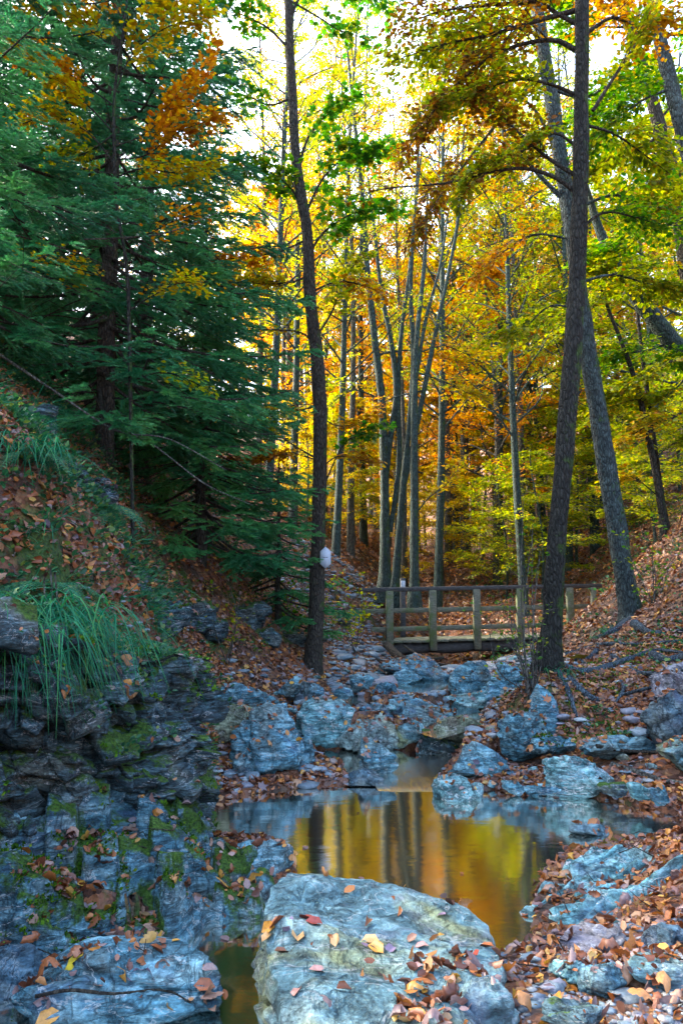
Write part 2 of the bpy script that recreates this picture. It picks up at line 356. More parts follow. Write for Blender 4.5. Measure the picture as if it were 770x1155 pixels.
def terrain(x, y):
    x = np.asarray(x, float).ravel(); y = np.asarray(y, float).ravel()
    z = tps(x, y); r = np.hypot(x, y-4)
    P = np.stack([x, y, np.zeros_like(x)], -1)
    amp = np.interp(r, [0, 3, 8, 20, 60], [.02, .035, .09, .3, 1.2])
    z = z+amp*fbm(P*np.array([.9, .9, 1])*np.interp(r, [0, 20, 60], [1.6, .8, .2])[:, None], 4)+.018*fbm(P*6, 3)
    z = np.where((y < 7.2) & (y > 1) & (np.abs(x) < 3), np.maximum(z, .035), z)
    sds = [(sdf(pl, x, y), lv) for pl, lv in POOLS]
    for sd, lv in sds: z = np.where((sd <= 0) & (sd > -.5), np.maximum(z, lv+.006+np.minimum(-sd, .5)*.10), z)
    s0 = sds[0][0]; z = np.where((s0 <= 0) & (s0 > -1.) & (x > -1.1) & (y > 5) & (y < 9), np.minimum(z, .02-s0*.3), z)
    for sd, lv in sds: z = np.where(sd > 0, np.minimum(z, lv-np.minimum(.3, .015+sd*.6)), z)
    return z
yy = np.concatenate([np.linspace(-60, -2, 20)[:-1], np.arange(-2, 1.8, .12), np.arange(1.8, 9, .04), np.arange(9, 20, .085), np.arange(20, 60, .4), np.arange(60, 230, 4)])
def xa():
    a = np.concatenate([np.arange(0, 4, .045), np.arange(4, 10, .11), np.arange(10, 40, .6), np.arange(40, 230, 5)]); return np.concatenate([-a[:0:-1], a])
xx = xa(); GX, GY = np.meshgrid(xx, yy)
TZ = terrain(GX, GY); TV = np.stack([GX.ravel(), GY.ravel(), TZ], -1)
ny, nx = GX.shape; ii = np.arange(ny-1)[:, None]*nx; jj = np.arange(nx-1)[None]
TF = np.stack([ii+jj, ii+jj+1, ii+nx+jj+1, ii+nx+jj], -1).reshape(-1, 4)
g = mesh_obj('ground', TV, TF, M['ground'], smooth=True, origin=(0, 0, 0)); tag(g, 'leaf covered forest floor and gorge slopes', 'ground', kind='structure')
def gz(x, y): return float(terrain([x], [y])[0])

# water sheets
def offset_poly(pl, d):
    a = sum(p[0]*q[1]-q[0]*p[1] for p, q in zip(pl, np.roll(pl, -1, 0)))
    e = nrm(np.roll(pl, -1, 0)-pl); nn = np.stack([e[:, 1], -e[:, 0]], -1)*(1 if a > 0 else -1)
    return pl+d*nrm(nn+np.roll(nn, 1, 0))
def water_sheet(pl, z, mat, label, d=.1):
    q = offset_poly(pl, d); bm = bmesh.new(); vs = [bm.verts.new((p[0], p[1], z)) for p in q]
    f = bm.faces.new(vs); f.normal_update()
    if f.normal.z < 0: f.normal_flip()
    bmesh.ops.triangulate(bm, faces=[f]); me = bpy.data.meshes.new('water'); bm.to_mesh(me); bm.free(); me.materials.append(mat)
    o = bpy.data.objects.new('water', me); link(o); tag(o, label, 'water', kind='structure')
q = Z(385, 890, 0)
wm = np.array([(-1.9, 1.3, 0), (1.3, 1.4, 0), (3.3, 4.6, 0), (3.3, 6.75, 0), (-1.5, 6.75, 0), (-1.5, 5.1, 0), (-1.95, 4.0, 0)])
mesh_obj('water', wm, np.array([[0, 1, 2, 3, 4, 5, 6]]), M['pool'], origin=(0, 0, 0)); tag(bpy.data.objects['water'], 'still dark pool reflecting golden trees', 'water', kind='structure')
for k, lab in ((2, 'small golden pool between the boulders upstream'), (3, 'shallow brown puddle of stream below the footbridge'), (4, 'narrow stream puddle beside the rocks upstream')):
    water_sheet(POOLS[k][0], POOLS[k][1], M['pool'], lab)
water_sheet(POOLS[1][0], POOLS[1][1], M['pool'], 'stream pool just above the low falls', .08)
# silky rapids: gently sloping ribbon sheets
def ribbon(rows, n=10):
    V = []; 
    L = spline([Z(*a) for a, b in rows]); R = spline([Z(*b) for a, b in rows])
    for a, b in zip(L, R):
        for t in np.linspace(0, 1, n): V.append(a*(1-t)+b*t)
    V = np.array(V); V[:, 2] += .006*vnoise(V*np.array([9, 3, 1])); m = len(L)
    i = np.arange(m-1)[:, None]*n; j = np.arange(n-1)[None]
    return V, np.stack([i+j, i+j+1, i+n+j+1, i+n+j], -1).reshape(-1, 4)
for rows, lab in (
 ([((432,897,-.012),(520,897,-.012)),((424,888,.012),(535,889,.012)),((424,880,.018),(522,880,.02)),((432,870,.02),(512,868,.024)),((462,858,.025),(514,856,.03)),((490,848,.04),(528,846,.045)),((500,838,.07),(532,836,.07))], 'silky white water sliding over the low falls into the pool'),):
    V, F = ribbon(rows); tag(mesh_obj('stream', V, F, M['silk'], smooth=True), lab, 'stream', kind='structure')

# ------------------------------------------------------------------ rocks
SURF = [(TV, [TF])]          # everything leaves may lie on
_ico = {}
def ico(s):
    if s not in _ico:
        bm = bmesh.new(); bmesh.ops.create_icosphere(bm, subdivisions=s, radius=1)
        _ico[s] = (np.array([v.co[:] for v in bm.verts]), np.array([[v.index for v in f.verts] for f in bm.faces])); bm.free()
    return _ico[s]
def strata(p, axis, th, blk, seed=0):
    """blocky offset 0..1 per slab of layered rock: p points, axis = layer normal"""
    axis = nrm(np.array(axis, float)); u = nrm(np.cross(axis, [.3, .2, 1.])); v = np.cross(axis, u)
    wv = .35*th*fbm(p*2.2/1., 2)
    q = (p @ axis+wv)/th; k = np.floor(q).astype(int); fr = q-k
    a = np.floor((p @ u)/blk+_h(k, k*3+seed, k*0)*3).astype(int); b = np.floor((p @ v)/blk+_h(k, k*5+1+seed, k*0)*3).astype(int)
    off = _h(k+seed, a, b)*.5+.5
    groove = 1-np.exp(-((np.minimum(fr, 1-fr))/.1)**2)*.7
    return off*groove
def boulder(seed, size, sub=5, cuts=16, rough=.08, lay=None, hmin=.55, bump=1.):
    r_ = np.random.default_rng(seed); D, F = ico(sub)
    n = nrm(r_.normal(size=(cuts, 3))); h = r_.uniform(hmin, 1., cuts)
    dd = D @ n.T; rr = np.where(dd > .05, h/np.maximum(dd, .05), 9); R = np.minimum(rr.min(1), 1.25)
    P = D*R[:, None]; mn, mx = P.min(0), P.max(0); P = (P-(mn+mx)/2)/((mx-mn)/2)*np.array(size)
    s = float(np.mean(size)); sd = seed*7.7
    rid = 1-np.abs(fbm(P/s*2.1+sd+9, 3)); P = P+D*(rough*s*(fbm(P/s*1.6+sd, 4)+.4*fbm(P/s*8+sd, 3)+.9*(rid-.7)))[:, None]*bump
    n2 = nrm(r_.normal(size=3)+np.array([.6, 0, .8])); st_ = strata(P+sd, n2, s*.26, s*.7, seed)-.5; P = P+nrm(P)*(s*.05*st_)[:, None]
    for _ in range(3 if sub > 3 else 0):
        nn = nrm(r_.normal(size=3)+np.array([.3, .2, .2])); q = P @ nn/s-r_.uniform(-.5, .5)+.09*fbm(P/s*2+sd, 3)
        P = P-nrm(P)*(s*.09*np.exp(-(q/.045)**2))[:, None]+nrm(P)*(s*r_.uniform(-.07, .07)*np.tanh(q/.03))[:, None]
    if lay is not None: P = P+nrm(P)*(s*lay[1]*(strata(P+sd, lay[0], lay[2]*s, s*.8, seed)-.5))[:, None]
    return P, F
ROCKN = [0]
def place(P, F, c, rz, name, mat, label, group=None, cat='rock', smooth=True, surf=True, tilt=0.):
    ca, sa = math.cos(rz), math.sin(rz)
    if tilt: ct, st = math.cos(tilt), math.sin(tilt); P = P @ np.array([[ct, 0, -st], [0, 1, 0], [st, 0, ct]])
    P = P @ np.array([[ca, sa, 0], [-sa, ca, 0], [0, 0, 1]])+np.array(c)
    o = mesh_obj(name, P, F, mat, smooth=smooth, origin=(c[0], c[1], P[:, 2].min())); tag(o, label, cat, group)
    if surf: SURF.append((P, [F]))
    return o
def rockbox(x0, y0, x1, y1, z, label, mat='slate', seed=None, dep=.8, name='rock', cuts=13, lay=None, rough=.085, rz=None, sub=5, group=None, hmin=.55, sink=.62, d=None, tilt=0.):
    """a rock whose foot stands at (x, y1) of level z; size from its extent"""
    ROCKN[0] += 1; seed = seed or 100+ROCKN[0]; cx = (x0+x1)/2
    foot = Z(cx, y1, z) if d is None else W(cx, y1, d)
    w = (x1-x0)/FPX*foot[1]; D = w*dep; cy = foot[1]+D*.42
    top = W(cx, y0, cy+D*.1)[2]; zb = foot[2]; H = max((top-zb)*(.84 if foot[1] > 8 else 1.), .04)
    size = (w/2*1.04, D/2, H*(.5+sink/2)); c = ((cx-CXP)/FPX*(cy/1.0), cy, zb+H*(.5-sink/2))
    P, F = boulder(seed, size, sub, cuts, rough, lay, hmin)
    r_ = np.random.default_rng(seed+5); rz = r_.uniform(-.25, .25) if rz is None else rz
    return place(P, F, c, rz, name, M[mat], label, group, tilt=tilt)
L1 = ((.5, -.3, .8), .12, .22); L2 = ((-.6, .2, .7), .14, .18)

# front boulder: broad plate with a worn flat top and a ragged undercut left side
def front_boulder():
    D, F = ico(6)
    poly = np.array([Z(px, py, .3)[:2] for px, py in [(296,1045),(303,1015),(325,998),(345,992),(362,994),(420,996),(480,1003),(530,1018),(552,1040),(562,1062),(566,1085),(545,1130),(520,1200),(480,1300),(330,1300),(318,1160),(305,1100)]])
    c = poly.mean(0); n = 260; m = 150
    # radial outline
    ang = np.linspace(-math.pi, math.pi, n, endpoint=False); R = []
    for a in ang:
        d = np.array([math.cos(a), math.sin(a)]); best = 0
        for p, q in zip(poly, np.roll(poly, -1, 0)):
            e = q-p; den = d[0]*e[1]-d[1]*e[0]
            if abs(den) < 1e-9: continue
            w = p-c; t = (w[0]*e[1]-w[1]*e[0])/den; s = (w[0]*d[1]-w[1]*d[0])/den
            if t > 0 and -1e-6 <= s <= 1+1e-6: best = max(best, t)
        R.append(best)
    R = np.array(R); V = []
    tt = np.linspace(0, 1, m)
    for t in tt:
        if t < .62: r = t/.62; k = R*r; z = np.full(n, .325)
        else:
            s = (t-.62)/.38; k = R*(1+.02*math.sin(s*3.1)-.16*s**1.5); z = np.full(n, .325-.75*s)
        V.append(np.stack([c[0]+np.cos(ang)*k, c[1]+np.sin(ang)*k, z], -1))
    V = np.array(V).reshape(-1, 3); rel = V[:, :2]-c
    top = np.repeat(np.clip(1-(tt/.62), 0, 1), n); edge = np.repeat(sstep(.42, .66, tt), n)
    V[:, 2] += -.03*edge**2*np.repeat((tt < .8), n)+rel[:, 0]*-.07+rel[:, 1]*.02
    out = np.stack([rel[:, 0], rel[:, 1], np.zeros(len(V))], -1); out = nrm(out)
    side = np.repeat(sstep(.58, .68, tt), n)
    st = strata(V, (.25, .1, 1), .07, .16, 4)-.5
    V = V+out*(side*(.07*st+.03*fbm(V*9, 3)))[:, None]
    V[:, 2] += (1-side)*(.018*fbm(V*np.array([2.6, 2.6, 1]), 4)+.009*fbm(V*13, 4)+.014*(strata(V*np.array([1, 1, .2]), (.5, .8, .2), .13, .5, 3)-.5))
    # small raised knob at the far left corner and scoop lines across the top
    kn = Z(355, 1008, .33); V[:, 2] += .045*np.exp(-(((V[:, 0]-kn[0])/.09)**2+((V[:, 1]-kn[1])/.07)**2)**2)*(1-side)
    q = rel[:, 0]*.5+rel[:, 1]*.9; V[:, 2] += (1-side)*.012*np.tanh(3*vnoise(np.stack([q*9, rel[:, 0]*1.2, q*0], -1)))
    i = np.arange(m-1)[:, None]*n; j = np.arange(n)[None]; j2 = (j+1) % n
    Fq = np.stack([i+j, i+n+j, i+n+j2, i+j2], -1).reshape(-1, 4)
    o = mesh_obj('boulder', V, Fq, M['boulder'], smooth=True); tag(o, 'broad flat-topped grey-green boulder in the foreground with leaves on it', 'boulder')
    SURF.append((V, [Fq]))
front_boulder()

# bedrock ledges and the left cliff
def ledge(pts, z0, zf, name, label, mat, axis, th, amp, blk=.25, step=.012, edge=.1, drop=.45, ridge=0, fine=.012, cat='rock'):
    poly = np.array([Z(px, py, z0)[:2] for px, py in pts]); mn, mx = poly.min(0)-.12, poly.max(0)+.12
    X, Y = np.meshgrid(np.arange(mn[0], mx[0], step), np.arange(mn[1], mx[1], step)); x, y = X.ravel(), Y.ravel()
    P0 = np.stack([x, y, x*0], -1)
    s = sdf(poly, x, y)+.05*fbm(P0*5, 3)
    zt = zf(x, y); P = np.stack([x, y, zt], -1)
    b = strata(P, axis, th, blk)
    z = zt+amp*(b-.5)*sstep(0, .15, s)+(.02 if ridge else .05)*fbm(P*2.5, 3)*sstep(0, .2, s)+fine*fbm(P*16, 3)
    if ridge:
        ax = nrm(np.array([axis[0], axis[1]])); q = P[:, 0]*ax[0]+P[:, 1]*ax[1]
        v_ = P[:, 0]*-ax[1]+P[:, 1]*ax[0]; q = q+.03*fbm(P*4, 3)
        for fq, am, lf in ((5.5, 1., 1.), (12, .5, 2.), (27, .22, 5.)): z = z+ridge*am*(.5-np.abs(vnoise(np.stack([q*fq, v_*lf, q*0+3*fq], -1)))*1.6)
    z = z-drop*(1-sstep(-.08, edge, s)) 
    V = np.stack([x, y, z], -1); keep = s > -.1
    h, w = X.shape; i = np.arange(h-1)[:, None]*w; j = np.arange(w-1)[None]
    F = np.stack([i+j, i+j+1, i+w+j+1, i+w+j], -1).reshape(-1, 4); F = F[keep[F].all(1)]
    used = np.unique(F); mp = np.full(len(V), -1); mp[used] = np.arange(len(used)); V = V[used]; F = mp[F]
    o = mesh_obj(name, V, F, M[mat], smooth=True); tag(o, label, cat); SURF.append((V, [F])); return o
ledge([(576,1006),(600,986),(622,976),(640,956),(700,951),(745,947),(775,952),(860,950),(900,1000),(880,1075),(740,1072),(690,1082),(630,1080),(588,1062),(612,1046),(632,1036),(612,1022)], .1,
      lambda x, y: .045+.10*np.clip((x-.85)/1.2, 0, 1.5)+.03*np.sin((y*1.0-x*.75)*9), 'rock_ledge', 'pale teal ribbed bedrock ledge sloping into the pool on the right', 'teal', (-.62, .78, .35), .06, .05, .3, ridge=.075, fine=.008, step=.009)
def lz(x, y):
    t = np.clip((-x-.35)/1.3, 0, 1.3); return .05+(.60*t**1.15)*(.3+.7*sstep(3.2, 4.6, y))+.045*np.sin(x*7+y*5)
ledge([(322,958),(300,948),(262,962),(236,950),(226,925),(205,890),(175,858),(60,840),(-60,840),(-160,900),(-120,1060),(40,1062),(110,1058),(180,1050),(215,1040),(240,1015),(300,1008),(325,992)], .12,
      lz, 'rock_ledge', 'mossy blue slate ledge stepping down to the pool below the left cliff', 'slate_moss', (.5, -.42, .75), .13, .3, .15)

def plate(r_, a, b, c):
    k = r_.integers(5, 8); th = np.sort(r_.uniform(0, 2*math.pi, k)+np.arange(k)*2*math.pi/k*3)%(2*math.pi); th = np.sort(np.arange(k)*2*math.pi/k+r_.uniform(-.35, .35, k)); R = r_.uniform(.6, 1.05, k)
    V = []
    for z, sc in ((-c/2, .9), (-c*.15, 1.), (c*.3, .97), (c/2, .88)):
        q = sc*r_.uniform(.9, 1.06, k); V.append(np.stack([a*R*q*np.cos(th), b*R*q*np.sin(th), z+r_.uniform(-.12, .12, k)*c], -1))
    V = np.concatenate(V+[np.array([[0, 0, c*.5+.0], [0, 0, -c*.5]])]); F = []
    for l in range(3):
        for i in range(k): j = (i+1) % k; F += [[l*k+i, l*k+j, (l+1)*k+j], [l*k+i, (l+1)*k+j, (l+1)*k+i]]
    for i in range(k): j = (i+1) % k; F += [[3*k+i, 3*k+j, 4*k], [j, i, 4*k+1]]
    return V, np.array(F)
def cliff():
    A = [W(189,800,5.9), W(186,800,5.3), W(176,800,4.85), W(120,800,4.5), W(60,800,4.25), W(0,800,4.0), W(-80,800,3.6), W(-200,800,2.9)]
    line = spline([(p[0], p[1], 0) for p in A], n=40); n = len(line); m = 240
    tn = nrm(np.gradient(line, axis=0)); out = np.stack([-tn[:, 1], tn[:, 0], 0*tn[:, 0]], -1)
    if out[n//2][0] < 0: out = -out
    ztop = np.interp(np.arange(n), [0, 40, 80, 140, 280], [1.0, 1.12, 1.16, 1.25, 1.5]); zb = -.1
    V = []
    for t in np.linspace(0, 1, m):
        if t < .8: s = t/.8; z = zb+(ztop-zb)*s; o = .22*(1-s)**1.6-.02*math.sin(s*6)+.10*sstep(.6, 1., np.array(s))
        else: s = (t-.8)/.2; z = ztop+.12*s; o = .10-.8*s
        V.append(np.stack([line[:, 0], line[:, 1], z*np.ones(n)], -1)+out*np.reshape(o, (-1, 1)) if np.ndim(o) else np.stack([line[:, 0], line[:, 1], z*np.ones(n)], -1)+out*o)
    V = np.array(V).reshape(-1, 3); O = np.tile(out, (m, 1)); V0 = V.copy()
    b0 = strata(V, (.6, -.35, .7), .26, .42, 5); b1 = strata(V, (.62, -.38, .7), .1, .17, 2); b2 = strata(V, (.6, -.4, .7), .035, .11, 9)
    big = fbm(V*1.9+3, 3)
    V = V+O*(.26*(b0-.5)+.17*(b1-.5)+.07*(b2-.5)+.2*big+.03*fbm(V*14, 3))[:, None]; V[:, 2] += .035*fbm(V*5+9, 3)
    i = np.arange(m-1)[:, None]*n; j = np.arange(n-1)[None]
    F = np.stack([i+j, i+j+1, i+n+j+1, i+n+j], -1).reshape(-1, 4)[:, ::-1]
    Vs, Fs, nv = [V], [], len(V)
    r_ = np.random.default_rng(8); ax = nrm(np.array([.6, -.38, .7]))
    for k in range(300):
        q = r_.integers(0, int(.82*m)*n); p = V[q]+O[q]*.015
        if p[1] > 6 or p[1] < 3: continue
        w_ = r_.uniform(.04, .2); P, f = plate(r_, w_, w_*r_.uniform(.5, 1), w_*r_.uniform(.15, .5))
        a2 = nrm(ax+r_.normal(size=3)*.16); u2 = nrm(np.cross(a2, r_.normal(size=3))); v2 = np.cross(a2, u2)
        Vs.append(P @ np.stack([u2, v2, a2])+p); Fs.append(f+nv); nv += len(P)
    V = np.concatenate(Vs); T_ = np.concatenate(Fs)
    o = mesh_obj('cliff', V, [T_, F], M['cliff'], smooth=False); tag(o, 'dark mossy layered slate cliff at the left edge', 'cliff'); SURF.append((V, [T_, F]))
cliff()

S = 'slate'
R = [ # x0,y0,x1,y1,z, label, kw
 (36,1064,262,1175,-.02,'wide low slab in the bottom left corner strewn with orange leaves',dict(mat='slate',dep=.75,cuts=9,hmin=.75,rough=.04,sink=.2,name='boulder')),
 (-60,1058,72,1135,-.02,'dark blue slab at the far left bottom crossed by a white vein',dict(mat='navy',dep=.9,cuts=10)),
 (-60,1115,26,1200,-.02,'blue rock cut off by the bottom left corner of the view',dict(mat='slate',dep=.9)),
 (228,946,326,1004,-.02,'blue ribbed rock jutting from the left ledge into the pool',dict(mat='slate',dep=.75,lay=((.3,-.5,.8),.14,.3))),
 (75,1035,205,1062,-.02,'low dark rock at the foot of the left ledge',dict(mat='navy',dep=.6)),
 (258,796,352,870,.1,'big striped angular boulder on the left gravel bank',dict(mat='slate',dep=.8,cuts=9,hmin=.7,lay=((.75,-.2,.6),.06,.12),name='boulder',rz=.5,seed=41)),
 (206,792,296,836,.28,'flat pale slab behind the left litter bank',dict(mat='olive',dep=.9,cuts=10,hmin=.7)),
 (236,768,318,806,.42,'long blue slanting rock behind the striped boulder',dict(mat='slate',dep=.6,cuts=9)),
 (330,826,360,866,.09,'small jagged rock at the right foot of the striped boulder',dict(mat='slate')),
 (176,782,216,818,.42,'tilted greenish slab leaning at the foot of the bank',dict(mat='olive',cuts=8,tilt=-.5,hmin=.7)),
 (168,752,212,804,.5,'stack of thin brown rock plates against the left bank',dict(mat='soilrock',lay=((-.7,0,.5),.3,.2),cuts=9)),
 (205,748,240,778,.6,'rounded brown rock half buried in the left bank',dict(mat='soilrock')),
 (312,760,343,779,.5,'smooth blue rock left of the tree foot',dict()),
 (338,765,366,784,.48,'second smaller blue rock below the tree foot',dict(mat='navy')),
 (334,778,398,826,.22,'pale rounded boulder with white streaks left of the stream',dict(mat='teal',cuts=20,hmin=.7,name='boulder')),
 (374,798,446,838,.13,'upright ribbed teal rock in the middle of the stream bed',dict(mat='teal',lay=((.9,0,.2),.14,.2))),
 (425,784,512,818,.2,'long blue rock carrying a heap of leaves in mid stream',dict(mat='slate',cuts=12,dep=.6,name='boulder')),
 (432,806,480,834,.13,'teal rock with leaves on top above the silky water',dict(mat='teal',dep=.7)),
 (488,800,541,830,.2,'olive grey rounded boulder beside the small golden pool',dict(mat='olive',cuts=22,hmin=.75,name='boulder')),
 (403,834,450,869,.07,'solitary pyramid rock standing in the stream above the pool',dict(mat='slate',cuts=10)),
 (466,820,512,846,.08,'dark blue rock under the olive boulder at the head of the falls',dict(mat='navy',dep=.8)),
 (392,866,432,885,.0,'low wet rock left of the lip of the falls',dict(mat='navy',dep=.6)),
 (488,873,543,905,-.01,'domed teal rock half in the pool at its upper edge',dict(mat='teal',cuts=18,hmin=.75)),
 (500,838,566,872,.1,'pointed blue rock on the right side of the falls',dict(mat='slate',cuts=10)),
 (583,768,626,834,.24,'upright pointed blue rock like a shark fin under the right bank',dict(mat='slate',cuts=7,hmin=.6,dep=.7,rough=.04,seed=77)),
 (556,800,612,842,.22,'round blue boulder at the foot of the pointed rock',dict(mat='slate',cuts=14,hmin=.7,name='boulder')),
 (604,846,680,884,.12,'squat green-blue block on the right leaf bank',dict(mat='teal',cuts=11,hmin=.72,name='boulder',seed=52)),
 (590,830,640,846,.22,'flat blue slab behind the squat block',dict(mat='slate',dep=.6)),
 (640,828,735,852,.24,'long flat grey slab at the foot of the right bank',dict(mat='slate',dep=.5,cuts=10)),
 (732,830,790,856,.3,'flat pale slab at the right edge of the bank',dict(mat='teal',dep=.7)),
 (505,737,552,778,.4,'large pale blue boulder below the footbridge',dict(mat='slate',cuts=12,hmin=.7,name='boulder')),
 (535,741,596,790,.36,'broad ridged blue boulder below the right half of the footbridge',dict(mat='slate',cuts=14,name='boulder',lay=L1)),
 (497,776,560,792,.34,'flat teal rock below the ridged boulder',dict(mat='teal',dep=.5)),
 (552,772,590,796,.33,'low blue rock beside the small golden pool',dict(mat='slate')),
 (424,736,500,764,.38,'dark wet boulder in the shade under the footbridge',dict(mat='navy',cuts=12,name='boulder')),
 (440,752,474,768,.38,'flat blue rock in the shade at the fallen log',dict(mat='slate')),
 (392,757,420,774,.42,'bright blue rock in the upper stream bed',dict(mat='slate')),
 (418,766,446,786,.34,'blue rock at the edge of the brown puddle',dict(mat='navy')),
 (376,772,398,784,.4,'small blue rock in the upper gravel',dict(mat='slate')),
 (446,782,478,796,.3,'small round blue rock between the puddles',dict(mat='slate')),
 (628,928,677,945,-.01,'thin flat rock standing alone in the pool near the right ledge',dict(mat='navy',cuts=8,dep=.6,sink=.1)),
 (630,878,654,888,.06,'small flat stone at the right shore',dict(mat='teal')),
 (697,880,720,897,.13,'small pale stone on the right leaf bank',dict(mat='teal',sub=4)),
 (722,885,742,902,.14,'egg shaped pale stone on the right leaf bank',dict(mat='slate',sub=4,cuts=30,hmin=.85)),
 (664,880,695,893,.1,'dark low stone on the right shore',dict(mat='navy',sub=4)),
 (560,878,584,892,.05,'small blue stone on the shore by the domed rock',dict(mat='slate',sub=4)),
 (583,882,630,894,.035,'long thin slab along the right shore',dict(mat='slate',dep=.4)),
 (732,748,790,784,.72,'smooth pale grey rock at the right edge of the bank',dict(mat='purple',cuts=26,hmin=.85)),
 (715,776,770,830,.42,'dark boulder set in the right bank below the roots',dict(mat='navy')),
 (640,1084,692,1122,.2,'angular dark blue stone on the gravel at bottom right',dict(mat='navy',cuts=9,seed=66)),
 (604,1086,652,1106,.2,'small pale green stone behind the dark blue stone',dict(mat='teal',cuts=10)),
 (690,1078,790,1124,.2,'large flat blue slab on the gravel at the right edge',dict(mat='slate',dep=.7,cuts=9,hmin=.7)),
 (500,1100,570,1172,.2,'green-grey rock wedged beside the front boulder',dict(mat='boulder',cuts=9,hmin=.7)),
 (616,1044,692,1084,.12,'smooth purple-grey stone at the foot of the right ledge',dict(mat='purple',cuts=24,hmin=.82)),
 (704,1038,760,1082,.16,'dark angular block at the foot of the right ledge',dict(mat='navy',cuts=8)),
 (760,1095,800,1150,.22,'pale blue rock at the bottom right corner',dict(mat='slate')),
 (598,1128,660,1160,.24,'low blue stone at the bottom edge of the gravel',dict(mat='navy')),
 (200,842,228,874,.12,'mossy dark knob at the foot of the cliff corner',dict(mat='cliff')),
]
_alt = {'slate': ['slate', 'deep', 'slate', 'pale', 'purple', 'slate', 'boulder'], 'teal': ['teal', 'pale', 'teal', 'boulder'], 'navy': ['navy', 'deep', 'cliff']}
for n_, a in enumerate(R):
    mt = a[6].get('mat', 'slate'); a = list(a)
    if n_ > 6 and mt in _alt: a[6] = dict(a[6], mat=_alt[mt][n_*7 % len(_alt[mt])])
    rockbox(*a[:5], a[5], **a[6])

# small rocks filling the upper stream bed and its edges
_pr = []
for k in range(9):
    P, F = boulder(700+k, (1, .8, .55), 4, 11, .09, None, .5); _pr.append(None if False else (P, F))
_sm = []
for k, (P, F) in enumerate(_pr):
    mt = ['slate', 'teal', 'deep', 'navy', 'pale', 'slate', 'olive', 'teal', 'purple'][k]
    _sm.append((P, F, mt))
_first = {}
r_ = np.random.default_rng(21); _ct = 0
while _ct < 92:
    if _ct < 74: py = r_.uniform(757, 850); px = r_.uniform(300, 640) if py > 790 else r_.uniform(345, 600)
    else: py = r_.uniform(850, 885); px = r_.uniform(545, 760)
    z_ = np.interp(py, [757, 790, 830, 860, 885], [.42, .32, .2, .12, .05]); q = Z(px, py, z_)
    if max(float((sdf(pl, q[:1], q[1:2]))[0]) for pl, _ in POOLS) > .03: continue
    g_ = gz(q[0], q[1])
    if g_ > .75: continue
    k = r_.integers(0, 9); P, F, mt = _sm[k]; s = r_.uniform(.05, .13)*(1 if q[1] > 8 else .6); rz = r_.uniform(0, 6.28)
    V = (P*s) @ np.array([[math.cos(rz), math.sin(rz), 0], [-math.sin(rz), math.cos(rz), 0], [0, 0, 1]])
    if k not in _first:
        o = mesh_obj('rock', P*.1, F, M[mt], smooth=True, origin=(0, 0, 0)); _first[k] = o
    else: o = _first[k].copy(); COL.objects.link(o)
    o.location = (q[0], q[1], g_+s*.12); o.rotation_euler = (0, 0, rz); o.scale = (s*10,)*3
    tag(o, 'small slate rock among the many crowding the upper stream bed and its edges', 'rock', 'small rocks of the stream bed')
    SURF.append((V+np.array([q[0], q[1], g_+s*.12]), [F])); _ct += 1

# dark rocks breaking out of the left slope
for k, (px, py, d, w_) in enumerate([(20,505,6.3,.5),(75,560,6.,.38),(120,610,6.6,.45),(150,650,7.2,.5),(185,640,8.4,.55),(215,655,9.6,.6),(45,440,7.2,.5),(100,500,7.6,.5),(165,690,7.,.4),(235,690,9.8,.45),(280,660,11.5,.6),(330,670,12.6,.5),(350,700,13.2,.45),(380,690,15.5,.5),(300,690,11.5,.35)]):
    q = W(px, py, d); z_ = gz(q[0], q[1]); P, F = boulder(1200+k, (w_*.6, w_*.5, w_*.4), 4, 8, .1, ((.5, -.4, .7), .2, .25), .5)
    place(P, F, (q[0], q[1], z_-.02), k*1.3, 'rock', M['cliff'], 'dark mossy rock breaking out of the shaded left slope', 'rocks breaking out of the left slope')
# ------------------------------------------------------------------ footbridge
t_wood = NT('weathered_wood'); P_ = t_wood.pos(); m_ = t_wood.mapping(P_, (2, 14, 14)); a_ = t_wood.noise(m_, 4, 6, .65)
b_ = t_wood.noise(P_, 3, 5, .7)
c_ = t_wood.ramp(a_, [(.3, (.05, .055, .045)), (.7, (.19, .2, .15))]); c_ = t_wood.mix(t_wood.ramp(b_, [(.5, (0, 0, 0)), (.65, (1, 1, 1))]), c_, (.08, .12, .04))
M['wood'] = t_wood.out(t_wood.bsdf(c_, .8, t_wood.bump(a_, .6, .01), .3))
t_w = NT('dark_wood'); P_ = t_w.pos(); a_ = t_w.noise(t_w.mapping(P_, (2, 14, 14)), 4, 6, .65)
M['darkwood'] = t_w.out(t_w.bsdf(t_w.ramp(a_, [(.3, (.02, .022, .025)), (.7, (.09, .09, .09))]), .75, t_w.bump(a_, .7, .015), .3))
def box(c, ex, ey, ez, A=np.eye(3), bev=.006, jit=0.):
    """bevelled box; A rows are its axes"""
    bm = bmesh.new(); bmesh.ops.create_cube(bm, size=1)
    for v in bm.verts: v.co = Vector((v.co.x*ex, v.co.y*ey, v.co.z*ez))
    bmesh.ops.bevel(bm, geom=bm.edges[:], offset=bev, segments=1, affect='EDGES')
    bmesh.ops.triangulate(bm, faces=bm.faces[:])
    V = np.array([v.co[:] for v in bm.verts]) @ A+np.array(c); F = np.array([[v.index for v in f.verts] for f in bm.faces]); bm.free(); return V, F
BL, BR = W(410, 724, 16.6), W(676, 716, 17.5)
bd = nrm((BR-BL)); bh = nrm(np.array([bd[0], bd[1], 0])); bn = np.array([-bh[1], bh[0], 0]); bz = np.cross(bd, bn); BA = np.stack([bd, bn, bz if bz[2] > 0 else -bz])
